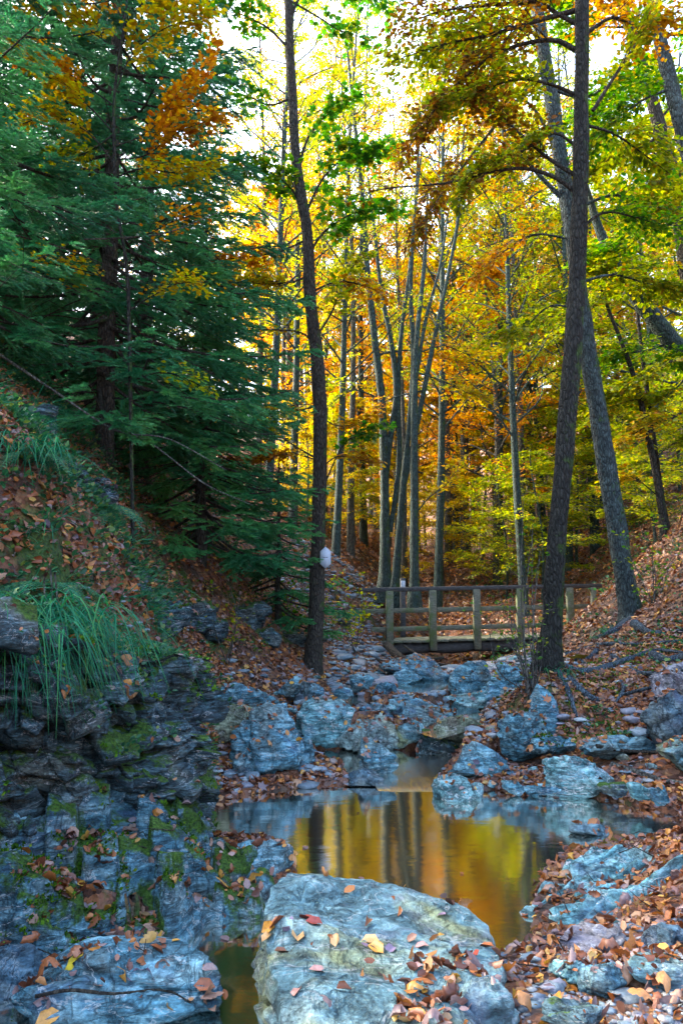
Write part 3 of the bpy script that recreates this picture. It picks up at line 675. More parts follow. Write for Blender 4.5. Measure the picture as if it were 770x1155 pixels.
br = empty('footbridge', (BL+BR)/2-[0, 0, .3], 'weathered wooden footbridge with plank railing spanning the stream', 'bridge')
Lb = np.linalg.norm(BR-BL)
def bridge_part(name, c, ex, ey, ez, mat='wood', A=BA, bev=.01):
    V, F = box(c, ex, ey, ez, A, bev); return mesh_obj(name, V, F, M[mat], br)
for side in (0,):
    o_ = bn*(1.25*side)
    for px, top in ((437, 671), (484, 669), (533, 666), (582, 664), (640, 661), (668, 660)):
        t_ = (px-410)/(676-410); base = BL+(BR-BL)*t_+o_
        zt = BL[2]+bd[2]*Lb*t_+1.03; wv = .15 if px != 668 else .1
        c = base.copy(); c[2] = (zt+base[2]-.22)/2
        bridge_part('post', c-bn*(.075 if not side else -.075), wv, .1, zt-(base[2]-.22), A=np.stack([bh, bn, UP]))
    for hgt, th, ex in ((1.06, .09, 'handrail'), (.62, .1, 'rail'), (.24, .1, 'rail')):
        c = (BL+BR)/2+o_+UP*hgt; bridge_part(ex, c+bn*(-.0 if not side else .0), Lb+.12, .14 if ex == 'handrail' else .04, th, 'darkwood' if ex == 'handrail' else 'wood')
for k in range(2):
    a, b = BL-UP*.17+bn*(.15+.95*k)-bd*.3, BR-UP*.17+bn*(.15+.95*k)+bd*.3
    ac = Acc(); pts = np.array([a+(b-a)*t for t in np.linspace(0, 1, 14)]); tube(ac, pts, .12, 10, .15, cap=True); ac.obj('log_beam', M['darkwood'], br, True)
ac = Acc()
for k in range(26):
    c = BL+(BR-BL)*((k+.5)/26)+bn*.62-UP*.02; V, F = box(c+UP*rng.uniform(-.008, .008), Lb/26-.02, 1.42+rng.uniform(-.08, .08), .05, BA, .006); ac.add(V, F)
ac.obj('deck', M['wood'], br)

# white plaque on the tree, marker post behind the bridge
def flat_mat(name, col, rough=.5):
    t = NT(name); n_ = t.noise(t.pos(), 20, 4); c = t.mix(1., col, t.ramp(n_, [(.3, (.8,)*3), (.7, (1.1,)*3)]), 'MULTIPLY'); return t.out(t.bsdf(c, rough))
M['plaque'] = flat_mat('plaque_white', (.42, .48, .56)); M['ink'] = flat_mat('ink', (.05, .05, .08))
d_ = 11.83; pc = W(367, 629, d_); s_ = d_/FPX
hx = [(0, 12.4), (6, 7), (6, -7), (0, -12.4), (-6, -7), (-6, 7)]
pl = empty('plaque', pc, 'white six-sided plaque nailed to the trunk on the left of the stream', 'sign')
V = np.array([(pc[0]+a*s_, pc[1]+yo, pc[2]+b*s_) for yo in (-.006, .006) for a, b in hx])
F4 = np.array([[k, (k+1) % 6, (k+1) % 6+6, k+6] for k in range(6)]); F6 = np.array([[5, 4, 3, 2, 1, 0], [6, 7, 8, 9, 10, 11]])
mesh_obj('panel', V, [F4, F6], M['plaque'], pl)
ac = Acc()
for k, wd in enumerate((.9, .5, .8, .6, .9)):
    V, F = box(pc+np.array([(-2.1+k*1.05)*s_, -.008, .2*s_]), wd*s_, .002, 1.1*s_, bev=.0004); ac.add(V, F)
ac.obj('lettering', M['ink'], pl)
d_ = 18.6; zb_ = gz((454-CXP)/FPX*d_, d_); top_ = W(454, 652, d_)
pp = empty('marker_post', (top_[0], d_, zb_), 'thin dark marker post with a small white tag behind the footbridge', 'post')
V, F = box((top_[0], d_, (top_[2]+zb_-.3)/2), .12, .12, top_[2]-zb_+.3); mesh_obj('pole', V, F, M['darkwood'], pp)
V, F = box((top_[0], d_-.075, W(454, 660, d_)[2]), .1, .02, .2); mesh_obj('tag', V, F, M['plaque'], pp)

# ------------------------------------------------------------------ leaves
def tpl(pts, faces): return np.array(pts, float), [np.array(f) for f in faces]
T_QUAD = tpl([(0, 0, 0), (.5, .34, .06), (1, 0, -.08), (.5, -.34, .06)], [[[0, 1, 2], [0, 2, 3]]])
T_BEECH = tpl([(0, 0, 0), (.3, .3, .05), (.72, .27, .04), (1, 0, -.12), (.72, -.27, .04), (.3, -.3, .05)], [[[0, 1, 2, 3], [0, 3, 4, 5]]])
_oak = [(0, .02), (.12, .12), (.22, .19), (.32, .15), (.42, .27), (.52, .2), (.62, .3), (.73, .21), (.82, .2), (.93, .1), (1, 0)]
_zf = lambda x, y: .9*y*y-.18*math.sin(x*3.1)+.05*math.sin(x*14+y*9)
_ok = [(x, y, _zf(x, y)) for x, y in _oak]+[(x, -y, _zf(x, -y)) for x, y in _oak[::-1][1:]]
T_OAK = tpl(_ok+[(x, 0, -.04-.18*math.sin(x*3.1)) for x in (.15, .35, .55, .75)], [[[0, 1, 21, ], [1, 2, 21], [2, 3, 21], [3, 4, 22], [4, 5, 22], [5, 6, 23], [6, 7, 23], [7, 8, 24], [8, 9, 24], [9, 10, 24], [3, 22, 21], [5, 23, 22], [7, 24, 23],
        [0, 21, 20], [20, 21, 19], [19, 21, 18], [18, 21, 17], [17, 22, 16], [16, 22, 15], [15, 23, 14], [14, 23, 13], [13, 24, 12], [12, 24, 11], [11, 24, 10], [17, 21, 22], [15, 22, 23], [13, 23, 24]]])
_mp = []
for k in range(5):
    a = math.radians(-112+56*k); r = (.42, .56, .66, .56, .42)[k]
    _mp += [(.32+r*math.cos(a), r*math.sin(a), -.1*r)]
    if k < 4: b = math.radians(-112+56*k+28); _mp += [(.32+.26*math.cos(b), .26*math.sin(b), .02)]
T_MAPLE = tpl([(.32, 0, .04)]+_mp+[(0, 0, 0)], [[[0, i, i+1] for i in range(1, 9)]+[[0, 9, 10], [0, 10, 1]]])
class Leaves:
    def __init__(s): s.p = []; s.d = []; s.n = []; s.s = []
    def add(s, p, d, n, sz):
        s.p.append(p); s.d.append(d); s.n.append(n); s.s.append(np.broadcast_to(sz, (len(p),)))
    def cat(s): return np.concatenate(s.p), np.concatenate(s.d), np.concatenate(s.n), np.concatenate(s.s)
    def bake(s, tp, curl=(.3, 1.6)):
        p, d, n, sz = s.cat(); return leaf_arrays(p, d, n, sz, tp, curl)
def leaf_arrays(p, d, n, sz, tp, curl=(.3, 1.6), rnd=None):
    d = nrm(d); S = nrm(np.cross(n, d)); n = np.cross(d, S); T, fs = tp; N = len(p); k = len(T)
    cu = rng.uniform(*curl, N)[:, None]
    V = p[:, None]+sz[:, None, None]*(T[None, :, 0, None]*d[:, None]+T[None, :, 1, None]*S[:, None]+(T[None, :, 2]*cu)[..., None]*n[:, None])
    F = [(f[None]+(np.arange(N)*k)[:, None, None]).reshape(-1, f.shape[1]) for f in fs]
    r = rng.random(N) if rnd is None else rnd
    return V.reshape(-1, 3), F, np.concatenate([np.repeat(r, len(f)) for f in fs])
def rv(n, s=1.): return rng.normal(size=(n, 3))*s

def twig_leaves(L, pts, n, size, width, flat=.35, start=.1, droop=0.):
    """n leaves in a flat spray along pts"""
    t = rng.uniform(start, 1, n)*(len(pts)-1); i = np.minimum(t.astype(int), len(pts)-2); f = (t-i)[:, None]
    p = pts[i]*(1-f)+pts[i+1]*f; d = nrm(pts[i+1]-pts[i]); s = nrm(np.cross(d, UP)+1e-6)
    sg = np.where(rng.random(n) < .5, -1, 1)[:, None]; off = rng.uniform(0, 1, n)[:, None]**1.3*width
    p = p+s*sg*off+rv(n, .015)+UP*(rng.normal(size=(n, 1))*.02)
    dd = nrm(d*.8+s*sg*.9+rv(n, .25)-UP*droop); nn = nrm(UP+rv(n, flat))
    L.add(p, dd, nn, size*rng.uniform(.65, 1.15, n))
def branch(Wd, L, pts, r0, leaf, nleaf, ntw, tl, width=.1, flat=.35, start=.25, droop=.0, sub=True, r1=.004, pl=0.):
    """a limb along pts with side twigs in a mostly level plane; leaves in sprays"""
    c = spline(pts, n=4); n = len(c); tube(Wd, c, np.linspace(r0, r1, n), 6)
    length = np.linalg.norm(np.diff(c, axis=0), axis=1).sum()
    for k in range(ntw):
        t = start+(1-start)*(k+rng.random())/ntw; q = t*(n-1); i = min(int(q), n-2); p = c[i]+(c[i+1]-c[i])*(q-i)
        d = nrm(c[i+1]-c[i]); s = nrm(np.cross(d, UP)+1e-6)*(1 if k % 2 else -1)
        tll = tl*(1.15-.7*t)*rng.uniform(.6, 1.2); a = rng.uniform(.5, 1.1)
        dr = nrm(d*math.cos(a)+s*math.sin(a)+rv(1, .16)[0]+UP*pl)
        e = [p, p+dr*tll*.5+UP*tll*rng.uniform(-.04, .08), p+nrm(dr*.9+d*.3)*tll-UP*tll*rng.uniform(0, .14+droop)]
        e = spline(e, n=3); tube(Wd, e, np.linspace(max(r0*.3*(1-t)+.002, .003), .0015, len(e)), 4)
        m = max(int(nleaf/ntw*tll/tl*1.2), 2); twig_leaves(L, e, m, leaf, width, flat, .05, droop)
        if sub:
            for _ in range(2):
                j = rng.integers(1, len(e)-1); s2 = nrm(np.cross(dr, UP))*(1 if _ else -1); f = [e[j], e[j]+nrm(dr+s2*.9)*tll*.22, e[j]+nrm(dr+s2*.7-UP*.1)*tll*.4]
                tube(Wd, f, [.0025, .002, .0012], 3); twig_leaves(L, np.array(f), max(m//3, 1), leaf, width*.7, flat, .2, droop)
    twig_leaves(L, c, max(nleaf//12, 1), leaf, width, flat, .6, droop)

GOLD = [(0, (.30, .16, .012)), (.2, (.42, .25, .012)), (.45, (.52, .38, .02)), (.7, (.42, .4, .025)), (.85, (.24, .3, .03)), (1, (.4, .15, .012))]
ORNG = [(0, (.22, .08, .012)), (.25, (.38, .15, .012)), (.5, (.5, .25, .015)), (.75, (.48, .33, .02)), (.9, (.3, .28, .02)), (1, (.3, .07, .01))]
YGRN = [(0, (.1, .17, .012)), (.3, (.19, .26, .016)), (.55, (.32, .35, .02)), (.75, (.42, .36, .02)), (.9, (.08, .15, .012)), (1, (.42, .2, .015))]
GREN = [(0, (.03, .1, .012)), (.35, (.06, .17, .018)), (.65, (.11, .22, .02)), (.85, (.2, .28, .02)), (1, (.36, .3, .03))]
BRWN = [(0, (.09, .04, .012)), (.3, (.18, .075, .014)), (.55, (.26, .12, .016)), (.75, (.2, .16, .02)), (.9, (.1, .12, .015)), (1, (.34, .12, .02))]
MAPL = [(0, (.03, .12, .02)), (.4, (.06, .2, .03)), (.7, (.1, .26, .03)), (.9, (.22, .3, .03)), (1, (.36, .26, .03))]
ORN2 = [(0, (.3, .08, .012)), (.3, (.46, .17, .014)), (.6, (.56, .27, .02)), (.85, (.5, .32, .03)), (1, (.34, .09, .012))]
for k, s_ in (('orng2', ORN2), ('gold', GOLD), ('orange', ORNG), ('ygreen', YGRN), ('green', GREN), ('brown', BRWN), ('maple', MAPL)): M['L'+k] = leaf_mat('leaf_'+k, s_, trans=.55)
M['bark_dark'] = bark_mat('bark_dark', (.022, .02, .017), (.09, .08, .062), .25, .12)
M['bark_main'] = bark_mat('bark_rough', (.008, .009, .008), (.045, .046, .038), .6, .18)
M['bark_blue'] = bark_mat('bark_lichen', (.02, .03, .032), (.085, .12, .12), .55, .25)
M['bark_teal'] = bark_mat('bark_smooth', (.025, .042, .04), (.085, .13, .115), .5, .2)
M['bark_pale'] = bark_mat('bark_pale', (.05, .05, .045), (.17, .165, .14), .1, .25)

def pxl(pts, d):      # [(px,py[,d])...] -> world points
    return np.array([W(p[0], p[1], p[2] if len(p) > 2 else d) for p in pts])
def px_trunk(name, label, cat, pts, wd, d, mat, limbs=(), group=None, ns=14, rough=.1, flare=1.35, forks=()):
    """pts top-down list of (px,py); wd widths in px"""
    p = pxl(pts, d); dd = np.array([q[2] if len(q) > 2 else d for q in pts]); r = np.array(wd)/2/FPX*dd
    c = spline(p, n=6); rr = np.interp(np.linspace(0, 1, len(c)), np.linspace(0, 1, len(r)), r)
    h = c[:, 2]-c[0, 2]; rr = rr*(1+(flare-1)*np.exp(-np.abs(h)/.18)); base = c[0].copy(); base[2] = min(base[2], gz(base[0], base[1])+.02)
    o = empty(name, base, label, cat, group)
    below = np.array([c[0]-(c[1]-c[0])*.2-UP*.35]); c = np.vstack([below, c]); rr = np.concatenate([[rr[0]*1.15], rr])
    ac = Acc(); tube(ac, c, rr, ns, rough)
    for fp, fw in forks:
        q = pxl(fp, d); c2 = spline(q, n=6); tube(ac, c2, np.interp(np.linspace(0, 1, len(c2)), np.linspace(0, 1, len(fw)), np.array(fw)/2/FPX*d), 10, rough)
    ac.obj('trunk', M[mat], o, True)
    return o, c, rr
def px_branches(root, bmat, specs, d):
    """specs: (pts, r0, leafmat, leafsize, nleaf, ntwigs, twiglen, template, opts)"""
    by = {}
    for pts, r0, lm, ls, nl, nt_, tl, tp, kw in specs:
        Wd = Acc(); key = (lm, id(tp)); L = by.setdefault(key, (Leaves(), tp, lm))[0]
        branch(Wd, L, pxl(pts, d), r0, ls, nl, nt_, tl, **kw); Wd.obj('branch', M[bmat], root, True)
    for L, tp, lm in by.values():
        v, f, r = L.bake(tp); mesh_obj('foliage', v, f, M[lm], root, r)

# ---- left streamside maple (the tree with the plaque)
A_, c, r = px_trunk('maple_tree', 'slender dark tree with the white plaque standing left of the stream', 'tree',
  [(352,757),(356,700),(359,600),(361,480),(357,400),(349,330),(346,260),(335,190),(329,100),(325,0),(321,-140),(315,-300)], [20,17,16,16,15,14,13,12,11,10,8,5], 12, 'bark_dark', flare=1.25)
K = dict(width=.14, flat=.5, droop=.1)
px_branches(A_, 'bark_dark', [
 ([(330,110),(300,118),(262,92),(235,60)], .022, 'Lmaple', .13, 160, 12, .6, T_MAPLE, K),
 ([(326,55),(300,30),(262,10),(235,-20)], .025, 'Lmaple', .13, 200, 14, .7, T_MAPLE, K),
 ([(327,20),(345,-10),(390,-15),(440,5)], .03, 'Lmaple', .13, 260, 14, .8, T_MAPLE, K),
 ([(326,0),(360,20),(385,35),(420,45)], .02, 'Lmaple', .13, 120, 9, .5, T_MAPLE, K),
 ([(346,255),(330,215),(300,192),(270,190)], .025, 'Lgreen', .1, 420, 16, .6, T_BEECH, K),
 ([(336,190),(350,150),(375,125),(400,110)], .025, 'Lmaple', .13, 200, 12, .55, T_MAPLE, K),
 ([(345,240),(365,200),(395,175),(440,165)], .025, 'Lmaple', .14, 380, 16, .75, T_MAPLE, K),
 ([(347,290),(365,262),(400,240),(440,235)], .025, 'Lmaple', .14, 300, 14, .7, T_MAPLE, K),
 ([(348,310),(330,318),(290,320),(235,312),(205,318)], .02, 'Lgold', .085, 1100, 30, .75, T_BEECH, dict(width=.12, flat=.25)),
 ([(347,270),(310,285),(260,292),(215,298)], .02, 'Lorng2', .085, 800, 24, .7, T_BEECH, dict(width=.12, flat=.25)),
 ([(349,330),(380,318),(410,322),(432,332)], .02, 'Lorange', .085, 220, 10, .5, T_BEECH, dict(width=.12, flat=.25)),
 ([(358,405),(345,378),(310,372),(262,375),(225,392)], .02, 'Lgold', .085, 120, 14, .5, T_BEECH, dict(width=.12, flat=.25)),
 ([(360,455),(340,462),(290,465),(240,468)], .02, 'Lgold', .09, 240, 18, .5, T_BEECH, dict(width=.1, flat=.25)),
 ([(360,530),(380,515),(402,518),(420,522)], .012, 'Lorange', .09, 160, 10, .45, T_BEECH, dict(width=.1, flat=.25)),
 ([(361,520),(330,512),(300,516),(265,520)], .012, 'Lorng2', .09, 380, 14, .5, T_BEECH, dict(width=.1, flat=.25)),
 ([(360,470),(380,480),(400,478),(425,468)], .012, 'Lorange', .09, 160, 10, .45, T_BEECH, dict(width=.1, flat=.25)),
 ([(360,560),(385,505),(405,490),(430,480)], .015, 'Lmaple', .12, 160, 12, .5, T_MAPLE, K),
 ([(361,520),(320,495),(300,478),(285,460)], .015, 'Lygreen', .11, 160, 12, .5, T_MAPLE, K),
 ([(357,380),(375,350),(390,310),(410,290)], .02, 'Lygreen', .1, 260, 12, .6, T_MAPLE, K),
], 12)

# ---- tall dark tree on the right mound
M_, c, r = px_trunk('tall_tree', 'tall dark straight tree on the mound in front of the bridge, moss at its foot', 'tree',
  [(618,752),(622,700),(628,600),(639,480),(648,360),(653,240),(655,150),(656,0),(658,-140),(660,-330)], [25,22,21,21,21,19,18,16,13,8], 8.25, 'bark_main', ns=22, flare=1.6, rough=.1)
Q = dict(width=.1, flat=.4, droop=.05)
px_branches(M_, 'bark_dark', [
 ([(650,218),(625,200),(590,190),(550,195),(500,207),(440,212),(395,222)], .03, 'Lbrown', .075, 120, 16, .5, T_BEECH, Q),
 ([(652,200),(620,180),(585,150),(560,125),(530,98)], .028, 'Lbrown', .07, 420, 22, .6, T_BEECH, Q),
 ([(655,60),(620,45),(560,60),(510,100),(470,150)], .035, 'Lbrown', .065, 900, 36, .95, T_BEECH, Q),
 ([(655,10),(600,25),(550,40),(500,50),(440,70)], .035, 'Lygreen', .065, 800, 36, .9, T_BEECH, Q),
 ([(655,-20),(610,0),(560,5),(500,12),(450,30)], .035, 'Lbrown', .065, 750, 34, .9, T_BEECH, Q),
 ([(655,30),(620,10),(590,-20),(540,-40)], .03, 'Lorange', .07, 700, 20, .7, T_BEECH, Q),
 ([(655,110),(620,95),(580,90),(520,110),(490,120)], .025, 'Lygreen', .07, 900, 26, .7, T_BEECH, Q),
 ([(654,170),(625,150),(590,170),(545,185),(520,220)], .02, 'Lygreen', .07, 800, 26, .6, T_BEECH, Q),
 ([(668,125),(690,90),(710,60),(735,20),(745,-10)], .022, 'Lygreen', .07, 500, 20, .6, T_BEECH, Q),
 ([(657,40),(690,20),(720,30),(770,20)], .025, 'Lorange', .07, 500, 20, .7, T_BEECH, Q),
 ([(655,140),(690,150),(720,170),(760,200)], .02, 'Lygreen', .07, 700, 22, .7, T_BEECH, Q),
 ([(652,260),(680,240),(715,245),(770,262)], .02, 'Lgreen', .07, 500, 20, .7, T_BEECH, Q),
], 8.3)

# ---- leaning lichen tree crossing behind it
N_, c, r = px_trunk('leaning_tree', 'grey lichened tree leaning left behind the tall dark tree', 'tree',
  [(712,698),(702,640),(680,500),(660,380),(643,250),(624,130),(604,0),(588,-120),(575,-260)], [24,23,21,19,18,17,15,12,6], 11.2, 'bark_blue', ns=18, flare=1.35)
Q2 = dict(width=.12, flat=.4, droop=.05)
px_branches(N_, 'bark_blue', [
 ([(640,230),(610,200),(580,165),(555,125),(530,100)], .045, 'Lorange', .08, 500, 24, .9, T_BEECH, Q2),
 ([(635,190),(600,120),(560,110),(500,130),(455,170)], .03, 'Lorange', .08, 700, 30, 1., T_BEECH, Q2),
 ([(612,80),(560,140),(520,190),(490,230),(470,260)], .03, 'Lbrown', .08, 700, 26, .9, T_BEECH, Q2),
 ([(645,270),(600,265),(560,290),(540,310)], .02, 'Lorange', .085, 400, 18, .7, T_BEECH, Q2),
 ([(620,100),(660,110),(700,90),(760,100)], .03, 'Lgreen', .085, 900, 28, .9, T_BEECH, Q2),
 ([(610,40),(570,30),(530,50),(480,60)], .03, 'Lygreen', .085, 1100, 28, .9, T_BEECH, Q2),
 ([(640,240),(690,220),(730,230),(770,215)], .03, 'Lygreen', .085, 1100, 28, .9, T_BEECH, Q2),
 ([(650,320),(690,310),(730,320),(770,330)], .025, 'Lygreen', .085, 900, 26, .9, T_BEECH, Q2),
 ([(655,350),(620,345),(590,370),(560,375)], .02, 'Lygreen', .085, 500, 20, .8, T_BEECH, Q2),
], 11.2)

# ---- clump of stems left behind the bridge
def clump(label, base_d, stems, mat, specs):
    o, c, r = px_trunk('clump_tree', label, 'tree', *stems[0], base_d, mat, flare=1.5)
    for pts, wd in stems[1:]:
        cc = spline(pxl(pts, base_d), n=5); rr = np.interp(np.linspace(0, 1, len(cc)), np.linspace(0, 1, len(wd)), np.array(wd)/2/FPX*base_d)
        ac = Acc(); tube(ac, cc, rr, 10, .08); ac.obj('trunk', M[mat], o, True)
    px_branches(o, mat, specs, base_d); return o
B = dict(width=.2, flat=.3, droop=.0)
clump('grey-green tree of two thick stems forking upward left behind the bridge', 20, [
 ([(434,662),(434,600),(433,520),(430,450),(421,370),(413,290),(408,220),(398,120),(390,40)], [14,12,10,9,8,7,6,4,2]),
 ([(434,540),(442,480),(447,440),(440,380),(430,330),(422,260),(415,200)], [8,7,7,6,5,4,2]),
 ([(440,600),(450,520),(449,450),(452,380),(462,300),(470,200),(473,120)], [6,6,6,5,4,3,2])], 'bark_teal', [
 ([(410,240),(380,225),(350,240),(320,260)], .03, 'Lorange', .1, 500, 20, 1.2, T_QUAD, B),
 ([(412,300),(390,330),(370,345),(340,350)], .03, 'Lgold', .1, 500, 20, 1.2, T_QUAD, B),
 ([(430,450),(400,440),(380,450),(360,470)], .025, 'Lygreen', .1, 400, 18, 1., T_QUAD, B),
 ([(425,400),(460,395),(490,400),(520,410)], .025, 'Lorange', .1, 600, 20, 1.1, T_QUAD, B),
 ([(400,140),(385,150),(370,180),(360,200)], .02, 'Lorange', .1, 160, 14, 1., T_QUAD, B),
 ([(472,200),(450,180),(430,170),(410,170)], .02, 'Lygreen', .1, 200, 14, 1., T_QUAD, B)])
clump('slim grey-green tree with long curved stems right of the forked one', 19.4, [
 ([(445,668),(450,600),(455,540),(462,470),(466,400),(463,330),(466,260),(475,170)], [9,8,7,6,6,5,4,2]),
 ([(456,545),(466,500),(478,440),(492,370),(505,310),(517,240),(524,130)], [6,6,6,5,4,4,2]),
 ([(460,480),(470,420),(480,360),(496,300),(505,240)], [5,5,4,3,2])], 'bark_teal', [
 ([(466,400),(500,390),(530,400),(560,395)], .02, 'Lgold', .1, 500, 20, 1.1, T_QUAD, B),
 ([(478,440),(440,450),(420,465),(400,485)], .02, 'Lorange', .1, 300, 16, 1., T_QUAD, B),
 ([(517,240),(540,220),(560,215),(580,230)], .02, 'Lorange', .1, 400, 16, 1., T_QUAD, B)])
clump('straight mossy stem beside the marker post behind the bridge', 19, [
 ([(467,672),(467,600),(467,520),(467,450),(470,380),(478,300),(482,220)], [11,10,9,8,6,5,2])], 'bark_teal', [
 ([(468,580),(485,560),(505,545),(520,520)], .02, 'Lgold', .1, 300, 16, 1., T_QUAD, B),
 ([(470,420),(500,430),(520,440),(545,450)], .02, 'Lgold', .1, 400, 16, 1., T_QUAD, B)])

# ---- right edge trees
Q3 = dict(width=.14, flat=.4)
T1, _, _ = px_trunk('edge_tree', 'thick dark tree entering at the top right edge', 'tree',
  [(800,560),(790,450),(778,330),(765,230),(745,150),(722,70),(700,0),(680,-90),(660,-200)], [24,22,20,19,16,14,13,10,5], 12.5, 'bark_dark')
px_branches(T1, 'bark_dark', [
 ([(775,300),(740,300),(705,310),(670,300)], .03, 'Lygreen', .09, 900, 26, .9, T_BEECH, Q3),
 ([(768,250),(730,260),(700,280),(660,290)], .03, 'Lgreen', .09, 800, 24, .9, T_BEECH, Q3),
 ([(745,150),(720,170),(690,180),(650,190)], .03, 'Lygreen', .09, 1000, 26, .9, T_BEECH, Q3),
 ([(785,400),(750,410),(720,430),(690,440)], .03, 'Lygreen', .09, 900, 26, .9, T_BEECH, Q3),
 ([(730,90),(700,100),(680,120),(650,130)], .025, 'Lgreen', .09, 900, 26, .9, T_BEECH, Q3),
 ([(740,140),(765,110),(790,100)], .025, 'Lgreen', .09, 500, 16, .9, T_BEECH, Q3),
 ([(710,30),(680,30),(650,20),(620,0)], .025, 'Lgreen', .09, 800, 24, .9, T_BEECH, Q3),
 ([(790,450),(760,470),(730,480),(700,500)], .025, 'Lgold', .09, 500, 20, .9, T_BEECH, Q3)], 12.5)
T2, _, _ = px_trunk('pale_tree', 'pale grey trunk slanting in from the top right corner', 'tree',
  [(850,560),(830,400),(800,260),(775,170),(757,100),(738,20),(722,-60),(700,-180)], [24,22,20,18,17,15,12,6], 10.5, 'bark_blue')
px_branches(T2, 'bark_blue', [
 ([(740,30),(760,40),(790,30),(820,40)], .025, 'Lgreen', .08, 600, 20, .8, T_BEECH, Q3),
 ([(757,100),(730,110),(700,130),(670,160)], .025, 'Lgreen', .08, 900, 26, .8, T_BEECH, Q3),
 ([(735,10),(710,20),(690,10),(670,-10)], .02, 'Lorange', .08, 500, 20, .8, T_BEECH, Q3)], 10.5)
T3, _, _ = px_trunk('mossy_tree', 'mossy dark trunk leaning steeply from the right bank', 'tree',
  [(900,580),(845,485),(790,415),(757,385),(730,350),(706,320),(688,288),(672,250),(655,190)], [26,24,23,21,19,17,14,10,5], 13.2, 'bark_teal')
px_branches(T3, 'bark_teal', [
 ([(757,385),(730,395),(700,400),(670,410)], .02, 'Lgreen', .09, 700, 24, .9, T_BEECH, Q3),
 ([(700,310),(680,330),(660,350),(600,360)], .02, 'Lygreen', .09, 700, 24, .9, T_BEECH, Q3),
 ([(785,410),(760,440),(740,450),(700,455)], .02, 'Lygreen', .09, 700, 24, .9, T_BEECH, Q3)], 13.2)
for lab, pts, wd, d in (('thin dark bent sapling left of its twin on the right slope', [(748,590),(738,530),(728,480),(716,430),(700,385),(686,350),(672,310)], [8,7,7,6,5,4,2], 13.),
                        ('thin dark straight sapling, the right-hand of two on the right slope', [(752,600),(742,540),(733,470),(725,410),(718,350),(712,290)], [7,7,6,5,4,2], 13.6)):
    o, _, _ = px_trunk('sapling', lab, 'tree', pts, wd, d, 'bark_dark')
    px_branches(o, 'bark_dark', [
     ([(735,520),(760,500),(785,505)], .01, 'Lygreen', .085, 350, 14, .7, T_BEECH, Q3),
     ([(722,450),(700,455),(670,470)], .01, 'Lygreen', .085, 350, 14, .7, T_BEECH, Q3),
     ([(720,420),(745,405),(775,410)], .01, 'Lgreen', .085, 350, 14, .7, T_BEECH, Q3),
     ([(742,560),(715,540),(690,545)], .01, 'Lgold' if 'bent' in lab else 'Lygreen', .085, 260, 14, .7, T_BEECH, Q3)], d)

# ---- beech sapling in front of the spruces, top left
Y_, _, _ = px_trunk('beech_sapling', 'young beech with orange and yellow leaves in front of the dark spruces', 'tree',
  [(152,700),(150,600),(148,480),(146,370),(143,300),(132,230),(129,160),(130,100),(140,30),(146,-30),(150,-110)], [4.5,4.5,4.5,4.5,4.5,4,4,3.5,3,2.5,2], 7.6, 'bark_main', flare=1.1)
Q4 = dict(width=.075, flat=.3, droop=.02)
sp = []
for pts, lm, nl in (([(130,165),(165,150),(205,110),(240,60)], 'Lorange', 330), ([(129,150),(100,120),(60,90),(20,60)], 'Lgold', 300), ([(130,120),(95,95),(50,65),(0,50)], 'Lorange', 330),
    ([(132,100),(150,60),(190,30),(235,20)], 'Lgold', 300), ([(136,60),(110,40),(80,20),(30,0)], 'Lgold', 260), ([(140,30),(160,5),(190,-10),(225,-15)], 'Lgold', 260),
    ([(131,180),(165,175),(200,150),(250,130)], 'Lorange', 250), ([(131,200),(160,190),(200,195),(240,190)], 'Lgold', 180), ([(130,185),(100,150),(60,130),(25,140)], 'Lgold', 220),
    ([(130,150),(110,165),(90,175),(60,180)], 'Lygreen', 120), ([(142,30),(125,0),(90,-20),(40,-25)], 'Lorange', 260), ([(140,270),(165,265),(195,250),(225,240)], 'Lorange', 60),
    ([(146,350),(170,335),(200,320),(235,318)], 'Lgold', 110), ([(146,330),(110,310),(70,300),(40,295)], 'Lgold', 90), ([(148,430),(180,420),(205,425),(235,440)], 'Lygreen', 60)):
    sp.append((pts, .009, 'Lorng2' if lm == 'Lorange' else lm, .06, int(nl*1.7), 14, .46, T_BEECH, Q4))
px_branches(Y_, 'bark_main', sp, 7.6)

# ------------------------------------------------------------------ spruces
def copy_tree(src, x, y, rz, s, label, group, z=None, sz=None, nm=None):
    c = src.copy(); COL.objects.link(c); c.location = (x, y, (gz(x, y) if z is None else z)-.05); c.rotation_euler = (0, 0, rz); c.scale = (s, s, sz or s)
    c['label'] = label; c['category'] = 'tree'; c['group'] = group
    for ch in src.children:
        k = ch.copy(); COL.objects.link(k); k.parent = c
    return c
M['needle'] = leaf_mat('spruce_needles', [(0, (.014, .09, .045)), (.4, (.04, .21, .085)), (.7, (.09, .32, .1)), (.9, (.12, .34, .1)), (1, (.2, .4, .08))], trans=.3, rough=.5)
def needles(L, p, q, n, ln):
    t = rng.random(n)[:, None]; pos = p+(q-p)*t; d = nrm(q-p); s = rv(n); s = nrm(s-(s @ d)[:, None]*d); s[:, 2] = np.abs(s[:, 2])*.4+s[:, 2]*.3
    dd = nrm(d*.75+s*.8); L.append((pos, dd, s, ln*rng.uniform(.7, 1.2, n)))
